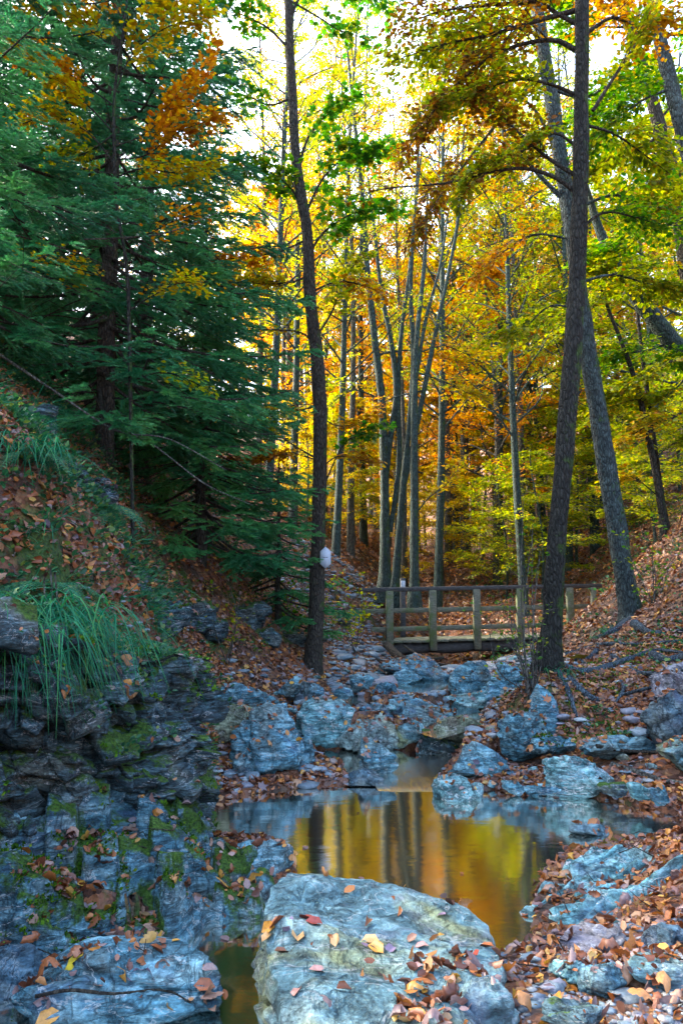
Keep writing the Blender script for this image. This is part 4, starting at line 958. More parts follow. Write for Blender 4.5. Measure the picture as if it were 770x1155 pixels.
def spruce_branch(Wd, Ls, p0, az, L, droop, dens=1., nlen=.032):
    d = np.array([math.cos(az), math.sin(az), 0]); s = np.array([-d[1], d[0], 0]); n = 9; ts = np.linspace(0, 1, n)
    curve = [p0+d*L*t+UP*L*(-droop*t*1.3+droop*.75*t*t*1.2)+s*L*.05*math.sin(t*3+az*5) for t in ts]; c = np.array(curve)
    tube(Wd, c, np.linspace(.012+.006*L, .003, n), 5)
    for k in range(int(L*11*dens)):
        t = rng.uniform(.22, 1); q = t*(n-1); i = min(int(q), n-2); p = c[i]+(c[i+1]-c[i])*(q-i); sg = 1 if k % 2 else -1
        tl = L*.42*(1.05-t)*rng.uniform(.7, 1.1)+.1; dr = nrm(d*.75+s*sg*rng.uniform(.5, 1)+rv(1, .12)[0]-UP*rng.uniform(.05, .35))
        e = p+dr*tl-UP*tl*.12; tube(Wd, np.array([p, (p+e)/2+UP*.01, e]), [.0035, .0025, .0015], 3)
        needles(Ls, p+(e-p)*.08, e, int(tl*190*dens), nlen)
        for _ in range(int(tl*9)):
            a = rng.uniform(.2, .95); b0 = p+(e-p)*a; sd2 = nrm(np.cross(dr, UP))*(1 if _ % 2 else -1); l2 = (1-a)*tl*.5+.06
            e2 = b0+nrm(dr*.8+sd2*.8+rv(1, .1)[0]-UP*.25)*l2; needles(Ls, b0, e2, int(l2*210*dens), nlen)
def spruce(label, x, y, H, R, z0, nb, dens=1., seed=0, lean=0., bare=0, name='spruce_tree', group=None, nlen=.032, side=None):
    zb = gz(x, y); o = empty(name, (x, y, zb), label, 'tree', group); b = np.array([x, y, zb])
    Tr = Acc(); ts = np.linspace(-.03, 1, 16); tube(Tr, np.array([b+UP*H*t+np.array([lean*t, 0, 0])+rv(1, .01)[0] for t in ts]), np.interp(ts, [-.03, 1], [R*.05, .01]), 10, .08)
    Wd = Tr; Ls = []
    for k in range(nb):
        t = (k+rng.random())/nb; z = z0+(H-z0)*t; az = k*2.399+rng.uniform(-.3, .3)
        if side is not None and math.cos(az-side) < -.2 and rng.random() < .7: az += math.pi
        L = R*(1-t**1.15)*rng.uniform(.75, 1.12)+.12
        spruce_branch(Wd, Ls, b+UP*z+np.array([lean*z/H, 0, 0]), az, L, rng.uniform(.32, .62)*(1-t*.75), dens, nlen)
    for k in range(bare):
        z = rng.uniform(.4, z0+1.5); az = rng.uniform(-math.pi, math.pi); L = rng.uniform(.4, 1)*R; d = np.array([math.cos(az), math.sin(az), -.25])
        p = b+UP*z; pts = spline([p, p+d*L*.5+rv(1, .05)[0], p+d*L-UP*.12*L+rv(1, .08)[0]], n=3); tube(Wd, pts, np.linspace(.012, .002, len(pts)), 4)
        for _ in range(7):
            i = rng.integers(1, len(pts)); q = pts[i]; tube(Wd, np.array([q, q+nrm(d+rv(1, .7)[0])*L*.3]), [.003, .001], 3)
    Tr.obj('trunk', M['bark_dark'], o, True)
    P, D, N, Sz = [np.concatenate(a) for a in zip(*Ls)]
    S_ = nrm(np.cross(D, N)); w_ = Sz[:, None]*.15
    V = np.stack([P-S_*w_, P+S_*w_, P+D*Sz[:, None]], 1).reshape(-1, 3); F = np.arange(len(P)*3).reshape(-1, 3)
    cl = .5+.5*np.clip(vnoise(P*1.9), -1, 1); mesh_obj('needles', V, F, M['needle'], o, np.clip(cl*.75+rng.random(len(P))*.25, 0, 1))
    return len(P)
tot = 0
NEAR = 'large dark spruce with drooping boughs, the nearest on the left bank'
tot += spruce(NEAR, -2.85, 9.4, 14, 2.5, .7, 190, 1.05, bare=40, nlen=.048)
tot += spruce('dark spruce crowding the left edge behind the cliff', -3.9, 7.4, 12.5, 2.4, .4, 150, 1., bare=26, nlen=.046)
tot += spruce('small spruce holding low boughs out toward the plaque tree', -2.0, 11.3, 5.4, 1.95, .3, 110, 1.1, bare=20, nlen=.05)
tot += spruce('middle spruce half hidden behind the nearest one', -3.3, 13, 14, 3.0, .6, 130, .8, bare=8, nlen=.06)
tot += spruce('low bushy young spruce at the foot of the dark left bank', -1.0, 12.6, 2.6, 1.2, .15, 50, 1., bare=4, nlen=.05)
sp_src = [o for o in COL.objects if o.get('label') == 'middle spruce half hidden behind the nearest one'][0]
for x, y, s_ in ((-6.6,13.2,1.05),(-6.2,10.2,.95),(-8.6,12.6,1.1),(-5.6,17.5,1.),(-9.4,18,1.1),(-13,23,1.1)):
    copy_tree(sp_src, x, y, rng.uniform(0, 6.28), s_, 'dark spruce standing high on the left slope behind the front spruces', 'spruces high on the left slope')
print('needles', tot)

# ------------------------------------------------------------------ general forest trees (prototypes and copies)
def proto(name, H, R, z0, nb, leafmat, leaf, nleaf, bark, r0, lean=0., up=.55, tl=1.2, fork=False):
    """returns (trunk mesh obj, foliage obj) built at the origin under an empty"""
    o = empty(name, (0, 0, 0)); Tr = Acc(); L = Leaves(); ts = np.linspace(-.04, 1, 16); ph = rng.uniform(0, 6)
    ax = np.array([[lean*t*H+.12*math.sin(t*5+ph)*t*2, .12*math.cos(t*4+ph)*t*2, t*H] for t in ts]); tube(Tr, ax, np.interp(ts, [-.04, .05, 1], [r0*1.5, r0, .02]), 9, .08)
    for k in range(nb):
        t = (z0+(H-z0)*(k+rng.random())/nb)/H; q = np.interp(t, ts, np.arange(16)); i = min(int(q), 14); p = ax[i]+(ax[i+1]-ax[i])*(q-i)
        az = k*2.399+rng.uniform(-.4, .4); Lb_ = R*(1-.65*max(0, (t-z0/H)/(1-z0/H))**1.3)*rng.uniform(.6, 1.15); d = np.array([math.cos(az), math.sin(az), up*rng.uniform(.5, 1.3)])
        pts = [p, p+d*Lb_*.4, p+nrm(d)*Lb_*.75+rv(1, .12)[0], p+nrm(d)*Lb_+UP*rng.uniform(-.25, .15)]
        branch(Tr, L, pts, r0*.32*(1-t*.6), leaf, int(nleaf/nb), 11, tl*Lb_/R*1.0, width=.22, flat=.35, sub=False, r1=.006)
    Tr.obj('trunk', M[bark], o, True); v, f, r = L.bake(T_QUAD)
    mesh_obj('crown', v, f, M[leafmat], o, r); return o
PR = {
 'rust': proto('rust_tree', 11, 3.2, 2.5, 44, 'Lorng2', .115, 15000, 'bark_pale', .14),
 'gold': proto('golden_tree', 12, 3.4, 2.0, 46, 'Lgold', .12, 17000, 'bark_pale', .16),
 'orange': proto('orange_tree', 14, 3.4, 3.5, 46, 'Lorange', .12, 16000, 'bark_pale', .17, up=.7),
 'ygreen': proto('green_gold_tree', 12, 3.2, 2.5, 44, 'Lygreen', .115, 17000, 'bark_teal', .15),
 'thin': proto('bare_tree', 17, 2.4, 9, 40, 'Lorange', .09, 5200, 'bark_pale', .12, up=1.3, tl=.9),
 'airy': proto('slender_tree', 19, 2.9, 5, 60, 'Lygreen', .085, 11000, 'bark_teal', .12, up=.9, tl=1.1, lean=.05),
 'low': proto('young_beech', 5.0, 2.3, .6, 34, 'Lgold', .105, 12000, 'bark_pale', .05, up=.25),
 'lowg': proto('young_hazel', 5.0, 2.3, .6, 32, 'Lygreen', .105, 12000, 'bark_teal', .05, up=.3),
}
FAR = [ # kind, px, distance, scale
 ('rust',560,24,.95),('rust',510,31,1.1),('rust',450,29,1.),('rust',600,34,1.1),('rust',320,27,.95),('rust',400,37,1.2),('rust',700,27,.9),('rust',540,45,1.3),
 ('gold',525,27,1.05),('gold',575,36,1.2),('gold',500,38,1.2),('ygreen',470,44,1.3),('gold',420,40,1.2),('gold',385,34,1.05),
 ('ygreen',345,42,1.3),('gold',300,38,1.1),('orange',600,44,1.25),('gold',640,40,1.1),('ygreen',612,27,1.05),('ygreen',672,25,1.0),('gold',720,30,1.05),('ygreen',745,21,.95),
 ('orange',760,38,1.2),('gold',690,48,1.3),('orange',540,52,1.3),('gold',440,56,1.3),('orange',380,60,1.4),('gold',590,60,1.35),('gold',500,66,1.4),('orange',650,58,1.3),
 ('gold',260,50,1.3),('orange',220,44,1.2),('ygreen',330,30,.95),('gold',810,28,1.),('ygreen',800,17,.9),('gold',560,76,1.5),('orange',470,82,1.5),('gold',400,84,1.6),('orange',330,72,1.5),('gold',640,80,1.6),('orange',710,66,1.4),
 ('orange',290,64,1.4),('gold',180,60,1.4),('orange',120,52,1.3),('gold',770,56,1.3),('ygreen',840,36,1.1)]
used = set()
def forest(kind, x, y, s, label, group, rz=None, sz=None):
    src = PR[kind]; rz = rng.uniform(0, 6.28) if rz is None else rz
    if kind not in used:
        used.add(kind); src.location = (x, y, gz(x, y)-.05); src.rotation_euler = (0, 0, rz); src.scale = (s, s, sz or s); src['label'] = label; src['category'] = 'tree'; src['group'] = group; return src
    return copy_tree(src, x, y, rz, s, label, group, sz=sz)
DESC = {'gold': ('golden-leaved tree standing in the wood beyond the bridge', 'golden trees beyond the bridge'), 'orange': ('orange-leaved tree standing high in the wood beyond the bridge', 'orange trees beyond the bridge'),
        'rust': ('rusty orange tree standing among the golden ones beyond the bridge', 'rusty orange trees beyond the bridge'),
        'ygreen': ('yellow-green tree on the wooded slope behind the right bank', 'yellow-green trees of the wood'), 'airy': ('slender grey-stemmed tree with sparse small leaves rising beyond the bridge', 'slender sparse trees beyond the bridge'), 'thin': ('tall thin nearly bare tree against the pale sky', 'nearly bare trees against the sky'),
        'low': ('young golden beech growing low on the leafy slope past the bridge', 'young golden beeches'), 'lowg': ('low green-gold bush tree growing on the leafy slope', 'low green-gold trees')}
for kind, px, d, s in FAR: forest(kind, (px-CXP)/FPX*d, d, s*rng.uniform(.9, 1.1), *DESC[kind])
for px, d, s in ((395,25,1.),(470,30,1.1),(505,26,1.),(560,30,1.1),(590,24,.95),(610,35,1.1),(290,26,1.),(340,34,1.1),(640,31,1.),(425,36,1.2),(455,24,.8),(535,34,1.1),(580,38,1.1),(365,30,1.),(660,34,1.1),(320,28,.9)): forest('thin', (px-CXP)/FPX*d, d, s, *DESC['thin'])
for px, d, s in ((300,19,.9),(330,23,1.),(378,20,.85),(410,29,1.1),(492,22,1.),(515,29,1.05),(562,25,1.),(600,29,1.1),(640,24,1.),(590,20,.9),(680,29,1.1),(350,36,1.2),(450,36,1.2)): forest('airy', (px-CXP)/FPX*d, d, s, *DESC['airy'])
for px, d, s in ((500,24,.8),(545,27,1.),(480,33,1.1),(440,31,1.1),(400,27,1.),(620,31,1.),(560,40,1.2),(650,38,1.1),(700,33,1.),(360,30,1.),(345,24,.8),(460,48,1.3)): forest('low', (px-CXP)/FPX*d, d, s, *DESC['low'])
for px, d, s in ((610,21,.8),(650,24,.95),(690,22,.85),(740,19,.8),(720,26,1.),(770,23,.95),(375,26,.8),(570,22,.7),(800,15,.75)): forest('lowg', (px-CXP)/FPX*d, d, s, *DESC['lowg'])
# ------------------------------------------------------------------ surface lookup
_vs, _fs, _n0 = [], [], 0; _own = []
for k, (V, F) in enumerate(SURF):
    for f in F:
        if k == 0:
            c = V[f].mean(1); f = f[(np.abs(c[:, 0]) < 13) & (c[:, 1] < 32) & (c[:, 1] > 1.5)]
        _fs += (f+_n0).tolist(); _own += [k]*len(f)
    _vs.append(V); _n0 += len(V)
BV = BVHTree.FromPolygons(np.concatenate(_vs).tolist(), _fs); DN = Vector((0, 0, -1))
def drop(x, y, top=12.):
    h = BV.ray_cast(Vector((x, y, top)), DN)
    if h[0] is None: return None
    n = h[1]
    if n.z < 0: n = -n
    return np.array(h[0]), np.array(n), _own[h[2]]
def wet(P):
    """water level at points (or -9)"""
    lv = np.full(len(P), -9.)
    for pl, z in POOLS: lv = np.where(sdf(pl, P[:, 0], P[:, 1]) > -.0, z, lv)
    return lv
def scatter(n, x0, x1, y0, y1, prob, nzmin=.22):
    """prob(P, owner, rnd) -> keep mask"""
    X = rng.uniform(x0, x1, n); Y = rng.uniform(y0, y1, n); P, N, O = [], [], []
    for x, y in zip(X, Y):
        if abs(x) > .47*y+1.2: continue
        h = drop(x, y)
        if h is None: continue
        P.append(h[0]); N.append(h[1]); O.append(h[2])
    P, N, O = np.array(P), np.array(N), np.array(O)
    k = (N[:, 2] > nzmin) & (P[:, 2] > wet(P)+.004) & prob(P, N, O); return P[k], N[k], O[k]
NAMES = {}
def clump_p(P, sc=3., th=.0, w=.3, off=0.): return sstep(th-w, th+w, fbm(P*sc+off, 3))
RIGHT_LEDGE, LEFT_LEDGE, CLIFF = 2, 3, 4
def leafprob(P, N, O):
    r = rng.random(len(P)); c = clump_p(P, 2.6, .0, .35)
    p = np.where(O == 0, .5+.5*c, .24*c+.05)
    p = np.where(O == 1, .03, p)
    p = np.where((O == 1) & (P[:, 0] > .1+.25*(P[:, 1]-2.3)) & (P[:, 1] < 2.9), .95, p)
    c3 = clump_p(P*np.array([.6, 1.7, 1]), 4., .15, .2, 5.)
    p = np.where(O == RIGHT_LEDGE, .6*c3*(N[:, 2] > .8)+.015, p)
    p = np.where(O == LEFT_LEDGE, .9*clump_p(P, 3.2, .0, .25)*(N[:, 2] > .45)+.14, p)
    p = np.where(O == CLIFF, .06, p)
    # bare gravel and wet rock near the water, dense litter on the banks
    p = np.where((O == 0) & (P[:, 1] < 2.9+.0*P[:, 0]) & (P[:, 0] > -.2), .3+.3*c, p)
    p = np.where((O == 0) & (P[:, 1] > 8.2) & (P[:, 1] < 15) & (np.abs(P[:, 0]-1.2) < 1.6), .25+.3*c, p)
    p = np.where((O == 0) & (P[:, 0] < -1.6) & (P[:, 2] > 1.2), .3+.45*c, p)
    return r < p
def lay_leaves(n, box_, size, tp, name_acc, tilt=.5, lift=.014, prob=leafprob, curl=(-3., 5.)):
    P, N, O = scatter(n, *box_, prob); m = len(P)
    a = rng.uniform(0, 2*math.pi, m); nn = nrm(N+rv(m, tilt)); d = np.stack([np.cos(a), np.sin(a), 0*a], -1); d = nrm(d-(d*nn).sum(1)[:, None]*nn)
    sz = size*rng.uniform(.4, 1.25, m); v, f, r = leaf_arrays(P+N*rng.uniform(.003, lift*2, m)[:, None]-d*sz[:, None]*.5, d, nn, sz, tp, curl)
    # colour drifts: banks far right are more purple-brown, left bank more yellow
    name_acc.add(v, f, r); return m
LA = Acc(); cnt = 0
cnt += lay_leaves(5200, (-2.3, 2.6, 2.2, 5.4), .075, T_OAK, LA)
cnt += lay_leaves(10000, (-2.3, 2.8, 2.2, 5.4), .048, T_BEECH, LA)
cnt += lay_leaves(16000, (-4.2, -1.1, 3.6, 9), .065, T_BEECH, LA)
cnt += lay_leaves(46000, (-3.2, 4.5, 5.2, 9.5), .06, T_BEECH, LA)
cnt += lay_leaves(2200, (-3.2, 4.5, 5.2, 10.5), .095, T_MAPLE, LA, tilt=.3)
cnt += lay_leaves(42000, (-5, 7.5, 9.3, 16), .08, T_QUAD, LA, .45)
cnt += lay_leaves(52000, (-8, 13, 16, 31), .13, T_QUAD, LA, .5)
# a few leaves floating along the shore of the pool
fp = np.stack([rng.uniform(-2, 2.7, 9000), rng.uniform(1.6, 6.8, 9000)], -1); fs_ = sdf(POOLS[0][0], fp[:, 0], fp[:, 1]); fp = fp[(fs_ > 0) & (rng.random(9000) < .22*np.exp(-fs_/.05)+.0035)]
m = len(fp); a = rng.uniform(0, 6.28, m); v, f, r = leaf_arrays(np.c_[fp, np.full(m, .006)], np.stack([np.cos(a), np.sin(a), 0*a], -1), UP+rv(m, .05), .055*rng.uniform(.5, 1.2, m), T_BEECH, (.1, .8)); LA.add(v, f, r)
tag(LA.obj('leaf_litter', M['litter'], None, origin=(0, 0, 0)), 'brown and orange fallen leaves carpeting banks and rocks', 'leaf litter', kind='stuff')
print('litter', cnt)

TW = Acc(); P, N, O = scatter(1500, -3, 4.2, 2.3, 12, lambda P, N, O: (rng.random(len(P)) < .5) & (O != 1) & (O != 4), .5)
for p in P:
    a = rng.uniform(0, 6.28); l = rng.uniform(.05, .28); d = np.array([math.cos(a), math.sin(a), rng.uniform(-.1, .25)]); tube(TW, np.array([p+UP*.01, p+d*l*.5+rv(1, .012)[0]+UP*.015, p+d*l+rv(1, .02)[0]+UP*.02]), [.003, .0025, .0012], 4)
tag(TW.obj('twigs', M['bark_dark'], None, True, origin=(0, 0, 0)), 'thin dark twigs littered among the fallen leaves', 'twigs', kind='stuff')
# gravel
PB = Acc()
def pebbles(n, box_, s0, s1, prob):
    P, N, O = scatter(n, *box_, prob)
    D, F = ico(1) if s1 < .05 else ico(2)
    for p, nn in zip(P, N):
        s = rng.uniform(s0, s1)*(.6+.7*rng.random()**3); q = nrm(D*np.array([1, .8, .5])+0)*1.; q = D*(1+.5*vnoise(D*1.6+rng.uniform(0, 99)))[:, None]
        e = np.array([1, rng.uniform(.55, .95), rng.uniform(.2, .5)])*s; a = rng.uniform(0, 6.28); ca, sa = math.cos(a), math.sin(a)
        v = (q*e) @ np.array([[ca, sa, 0], [-sa, ca, 0], [0, 0, 1]]); PB.add(v+p+UP*s*.12, F)
gp = lambda P, N, O: (O == 0) & (rng.random(len(P)) < .35+.65*clump_p(P, 2.2, .0, .3, 40.))
pebbles(5200, (-.2, 2.4, 2.2, 3.6), .009, .03, gp)
pebbles(260, (-.1, 2.4, 2.3, 3.4), .03, .055, gp)
pebbles(2600, (-1.8, 3.2, 5.3, 9.5), .018, .05, gp)
pebbles(900, (-1.6, 3.2, 5.4, 9.5), .05, .11, lambda P, N, O: gp(P, N, O) & (P[:, 2] < .55))
pebbles(1900, (-1.5, 4, 9.3, 16), .03, .09, lambda P, N, O: gp(P, N, O) & (P[:, 2] < .8))
pebbles(700, (-.6, 3.4, 9.3, 16), .07, .19, lambda P, N, O: gp(P, N, O) & (P[:, 2] < .7))
pebbles(3000, (-1.2, 1.6, 14, 21), .03, .09, lambda P, N, O: gp(P, N, O) & (P[:, 0] < .9))
tag(PB.obj('gravel', M['pebble'], None, smooth=False, origin=(0, 0, 0)), 'blue grey and purple slate gravel between the rocks', 'gravel', kind='stuff')

# moss cushions and small green ground cover
M['moss'] = leaf_mat('moss', [(0, (.015, .05, .006)), (.5, (.05, .14, .012)), (.85, (.1, .22, .02)), (1, (.16, .24, .03))], trans=.3, rough=.8, gloss=.03)
M['herb'] = leaf_mat('herb', [(0, (.01, .06, .03)), (.5, (.03, .12, .05)), (.85, (.06, .18, .06)), (1, (.16, .22, .05))], trans=.35, rough=.5)
MO = Leaves()
def mossprob(P, N, O):
    c = fbm(P*3.1+7, 4); zone = ((O == LEFT_LEDGE) | (O == CLIFF)) & (P[:, 0] < -.75); right = (P[:, 0] > 1.7) & (P[:, 1] > 7) & (P[:, 1] < 9.2) & (P[:, 2] > .25)
    left2 = (P[:, 0] < -1.0) & (P[:, 1] > 8) & (P[:, 2] > .8)
    return (zone & (c > .18)) | (right & (c > .12)) | (left2 & (c > .25))
for n_, b_, cl in ((5200, (-2.6, -.5, 2.6, 5.8), 9), (3000, (1.7, 4.4, 7, 9.2), 9), (5200, (-4.5, -.4, 8, 15), 8)):
    P, N, O = scatter(n_, *b_, mossprob, .05)
    if len(P):
        P = np.repeat(P, cl, 0); N = np.repeat(N, cl, 0); m = len(P); P = P+rv(m, .018)*np.array([1, 1, .3])
        MO.add(P, nrm(N+UP*.4+rv(m, .6)), rv(m), rng.uniform(.012, .03, m))
v, f, r = MO.bake(T_QUAD); tag(mesh_obj('moss', v, f, M['moss'], None, r, origin=(0, 0, 0)), 'bright green moss cushions on the rocks and banks', 'moss', kind='stuff')
HB = Leaves()
def herb(n_, b_, pr, size, cl, h):
    P, N, O = scatter(n_, *b_, pr, .1)
    for p in P:
        m = rng.integers(cl//2, cl+1); a = rng.uniform(0, 6.28, m); d = np.stack([np.cos(a), np.sin(a), rng.uniform(.1, .9, m)], -1)
        HB.add(p+nrm(d)*rng.uniform(.2, 1, m)[:, None]*h, d+rv(m, .3), UP+rv(m, .4), size*rng.uniform(.6, 1.2, m))
herb(900, (-3.4, -.8, 5.6, 9.5), lambda P, N, O: (P[:, 0] < -1.05) & (fbm(P*1.6+3, 3) > .0), .05, 16, .16)
herb(900, (-5, .2, 9.5, 16), lambda P, N, O: (P[:, 2] > .9) & (fbm(P*1.2+3, 3) > .1), .06, 14, .2)
herb(500, (2, 5, 7, 12), lambda P, N, O: fbm(P*1.5+9, 3) > .25, .045, 14, .14)
herb(700, (3, 11, 12, 24), lambda P, N, O: fbm(P*.9+9, 3) > .15, .08, 14, .3)
herb(500, (-2.6, -1.0, 3.6, 5.8), lambda P, N, O: (P[:, 2] > .6), .035, 12, .09)
herb(2200, (-4.6, -1.1, 3.8, 9), lambda P, N, O: (P[:, 2] > 1.15) & (O == 0) & (fbm(P*1.8+5, 3) > -.25), .05, 16, .16)
v, f, r = HB.bake(T_BEECH); tag(mesh_obj('undergrowth', v, f, M['herb'], None, r, origin=(0, 0, 0)), 'low leafy green undergrowth on the shaded banks', 'undergrowth', kind='stuff')

# ------------------------------------------------------------------ leaves that can be told apart on the front boulder
def solid_mat(name, c):
    t = NT(name); P = t.pos(); n_ = t.noise(P, 60, 4, .6); col = t.mix(1., c, t.ramp(n_, [(.3, (.6,)*3), (.7, (1.25,)*3)]), 'MULTIPLY'); return t.out(t.bsdf(col, .42, t.bump(n_, .5, .003), .5))
LC = {'rust': (.3, .09, .03), 'tan': (.45, .26, .1), 'amber': (.5, .24, .04), 'brown': (.17, .07, .035), 'purple': (.24, .17, .24), 'yellow': (.6, .48, .04), 'red': (.3, .05, .03), 'pink': (.42, .22, .18)}
for k, c in LC.items(): M['lf_'+k] = solid_mat('leaf_'+k, c)
def look(px, py):
    h = BV.ray_cast(Vector((0, 0, CAMZ)), Vector(ray(px, py)).normalized())
    return None if h[0] is None else (np.array(h[0]), np.array(h[1]) if h[1].z > 0 else -np.array(h[1]))
def one_leaf(px, py, sz, ang, col, label, tp=T_BEECH, z=.33, curl=2., group='fallen leaves on the front boulder', tilt=.25):
    p, n = look(px, py); nn = nrm(n+rv(1, tilt)[0]); d = np.array([math.cos(ang), math.sin(ang), 0]); d = nrm(d-(d @ nn)*nn)
    v, f, r = leaf_arrays((p+n*.008-d*sz*.5)[None], d[None], nn[None], np.array([sz]), tp, (curl, curl+.01))
    tag(mesh_obj('fallen_leaf', v, f, M['lf_'+col]), label, 'leaf', group)
for a in [
 (432,1018,.1,.2,'rust','large curled rust-brown oak leaf alone near the back of the front boulder',T_OAK),
 (303,1047,.07,2.9,'amber','amber leaf on the far left corner of the front boulder'),
 (312,1040,.07,.4,'rust','rust leaf behind the amber one on the boulder corner'),
 (325,1042,.08,1.2,'purple','purplish leaf in the cluster on the left corner of the boulder',T_OAK),
 (336,1055,.075,1.7,'tan','upright tan leaf right of the corner cluster on the boulder'),
 (318,1075,.06,.5,'brown','dark brown leaf at the left rim of the front boulder'),
 (344,1036,.065,2.4,'red','dark red curled leaf on the left part of the front boulder'),
 (355,1042,.07,.1,'red','flat dark red leaf right of the curled red one'),
 (363,1062,.08,.3,'rust','rust oak leaf in the middle left of the boulder',T_OAK),
 (378,1061,.055,1.4,'tan','small round tan leaf in the middle left of the boulder'),
 (400,1070,.09,.2,'purple','pale purple lobed oak leaf lying flat on the boulder',T_OAK),
 (415,1063,.085,2.7,'tan','curled tan beech leaf in the middle of the boulder'),
 (424,1070,.075,2.2,'amber','amber curled leaf against the tan one on the boulder'),
 (440,1072,.055,1.,'purple','small mauve leaf right of the curled pair'),
 (475,1068,.05,0.,'pink','small round pink-brown leaf right of the boulder centre'),
 (358,1096,.06,.1,'pink','oval pink leaf alone on the lower left of the boulder'),
 (336,1120,.055,1.2,'pink','small pink leaf at the lower left rim of the boulder'),
 (533,1078,.07,1.9,'red','narrow red-brown leaf standing on the right of the boulder'),
 (547,1068,.06,2.6,'rust','narrow rust leaf on the right rim of the boulder'),
 (500,1032,.06,.9,'purple','pale star-like leaf on the right top of the boulder',T_MAPLE),
 (302,1058,.06,.9,'tan','tan leaf below the amber one at the left corner'),
 (470,1092,.05,.4,'pink','small pale leaf above the leaf heap on the boulder')]:
    one_leaf(*a[:6], tp=a[6] if len(a) > 6 else T_BEECH)
G2 = 'leaves on the slabs at bottom left'
for a in [(84,1086,.1,.3,'yellow','bright yellow leaf in the gap above the bottom left slab',T_MAPLE), (60,1086,.1,2.8,'rust','rust leaf beside the bright yellow one at bottom left',T_OAK),
 (178,1072,.07,.2,'rust','rust leaf at the upper rim of the bottom left slab',T_BEECH),(160,1105,.11,.6,'purple','large purplish oak leaf in the middle of the bottom left slab',T_OAK),
 (135,1100,.08,.1,'amber','amber leaf left of the purplish oak leaf',T_BEECH),(202,1134,.1,.5,'amber','amber oak leaf at the lower right of the bottom left slab',T_OAK),
 (230,1112,.08,.1,'rust','long rust leaf at the right end of the bottom left slab',T_BEECH),(55,1148,.09,.7,'amber','orange leaf at the bottom edge left of the slab',T_BEECH),(65,1120,.09,.5,'rust','rust leaf hanging over the left end of the slab',T_OAK)]:
    one_leaf(*a[:6], tp=a[6], z=.1, group=G2)
one_leaf(642,1115,.085,.3,'amber','rounded bright orange leaf beside the dark blue stone', z=.26, group='leaves on the gravel at bottom right')
one_leaf(610,1075,.11,1.2,'red','tall curled red-brown leaf standing at the foot of the right ledge', T_OAK, z=.26, group='leaves on the gravel at bottom right', tilt=.6)
one_leaf(652,745,.34,1.9,'yellow','big pale yellow maple leaf standing on the mound right of the tall tree', T_MAPLE, z=.95, curl=.5, group='single yellow leaves on the banks', tilt=.5)

# ------------------------------------------------------------------ ferns, grass, roots, logs, shrubs
M['fern'] = leaf_mat('fern', [(0, (.015, .1, .05)), (.6, (.03, .16, .08)), (1, (.1, .22, .06))], trans=.35)
M['grass'] = leaf_mat('grass', [(0, (.01, .1, .05)), (.6, (.02, .18, .09)), (.95, (.05, .22, .06)), (1, (.14, .2, .05))], trans=.3, gloss=.04)
def fern(p, label, n=8, L=.38, az0=None, seed=0):
    o = empty('fern', p, label, 'fern', 'ferns')
    del o['group']
    for k in range(n):
        az = (k/n*2*math.pi+rng.uniform(-.3, .3)) if az0 is None else az0+rng.uniform(-1.1, 1.1); l = L*rng.uniform(.7, 1.15); d = np.array([math.cos(az), math.sin(az), 0]); s = np.array([-d[1], d[0], 0])
        ts = np.linspace(0, 1, 22); c = p+d*l*ts[:, None]+UP*(l*(.75*ts-1.0*ts**2))[:, None]; ac = Acc(); tube(ac, c, np.linspace(.0025, .001, 22), 4)
        T = nrm(np.gradient(c, axis=0)); P, D, N, S = [], [], [], []
        for i in range(3, 22):
            w = l*.27*math.sin(min(ts[i]*1.25+.12, 1)*math.pi*.5)*(1-ts[i])**.7*1.3+.008
            for sg in (-1, 1):
                dr = nrm(s*sg+T[i]*.35-UP*.15); m = 6
                for j in range(m):
                    q = c[i]+dr*w*(j+.3)/m
                    for s3 in (-1, 1): P.append(q); D.append(dr*.6+T[i]*s3); N.append(np.cross(T[i], s)*1.+rv(1, .15)[0]); S.append(max(w*.24*(1-j/m*.6), .008))
        v, f, r = leaf_arrays(np.array(P), np.array(D), np.array(N), np.array(S), T_QUAD); ac.add(v, f, r); ac.obj('frond', M['fern'], o)
def onsurf(px, py, d):
    q = W(px, py, d); h = drop(q[0], q[1]); return h[0] if h else q
fern(onsurf(95,600,4.9)+UP*.03, 'fern with arching fronds on top of the left cliff', 9, .42)
fern(onsurf(135,630,5.3), 'blue-green fern at the right end of the cliff top', 8, .4)
fern(onsurf(120,690,4.95)-UP*.08, 'small fern hanging over the cliff edge', 6, .3, az0=0.)
fern(onsurf(165,705,6.6), 'pale fern on the bank just behind the cliff', 8, .3)
fern(onsurf(210,725,8.), 'small whitish fern on the leaf covered left bank', 7, .28)
fern(onsurf(30,560,5.2), 'fern half hidden above the long grass', 8, .4)
fern(onsurf(60,520,6.2), 'dark fern high on the slope under the dead bough', 8, .45)
fern(onsurf(90,650,4.9)-UP*.05, 'broad fern drooping over the middle of the cliff top', 9, .45, az0=-.4)
fern(onsurf(180,600,8.6), 'fern below the nearest spruce trunk', 8, .5)
fern(onsurf(110,560,6.2), 'arching fern in the middle of the left slope', 9, .5)
fern(onsurf(150,590,6.8), 'fern in the shade of the nearest spruce', 8, .45)
fern(onsurf(50,590,4.9), 'bright fern behind the hanging grass', 9, .42)
fern(onsurf(140,660,5.6), 'fern leaning out at the corner of the cliff', 8, .42, az0=-.3)
fern(onsurf(20,470,6.4), 'fern highest up at the left edge', 8, .45)
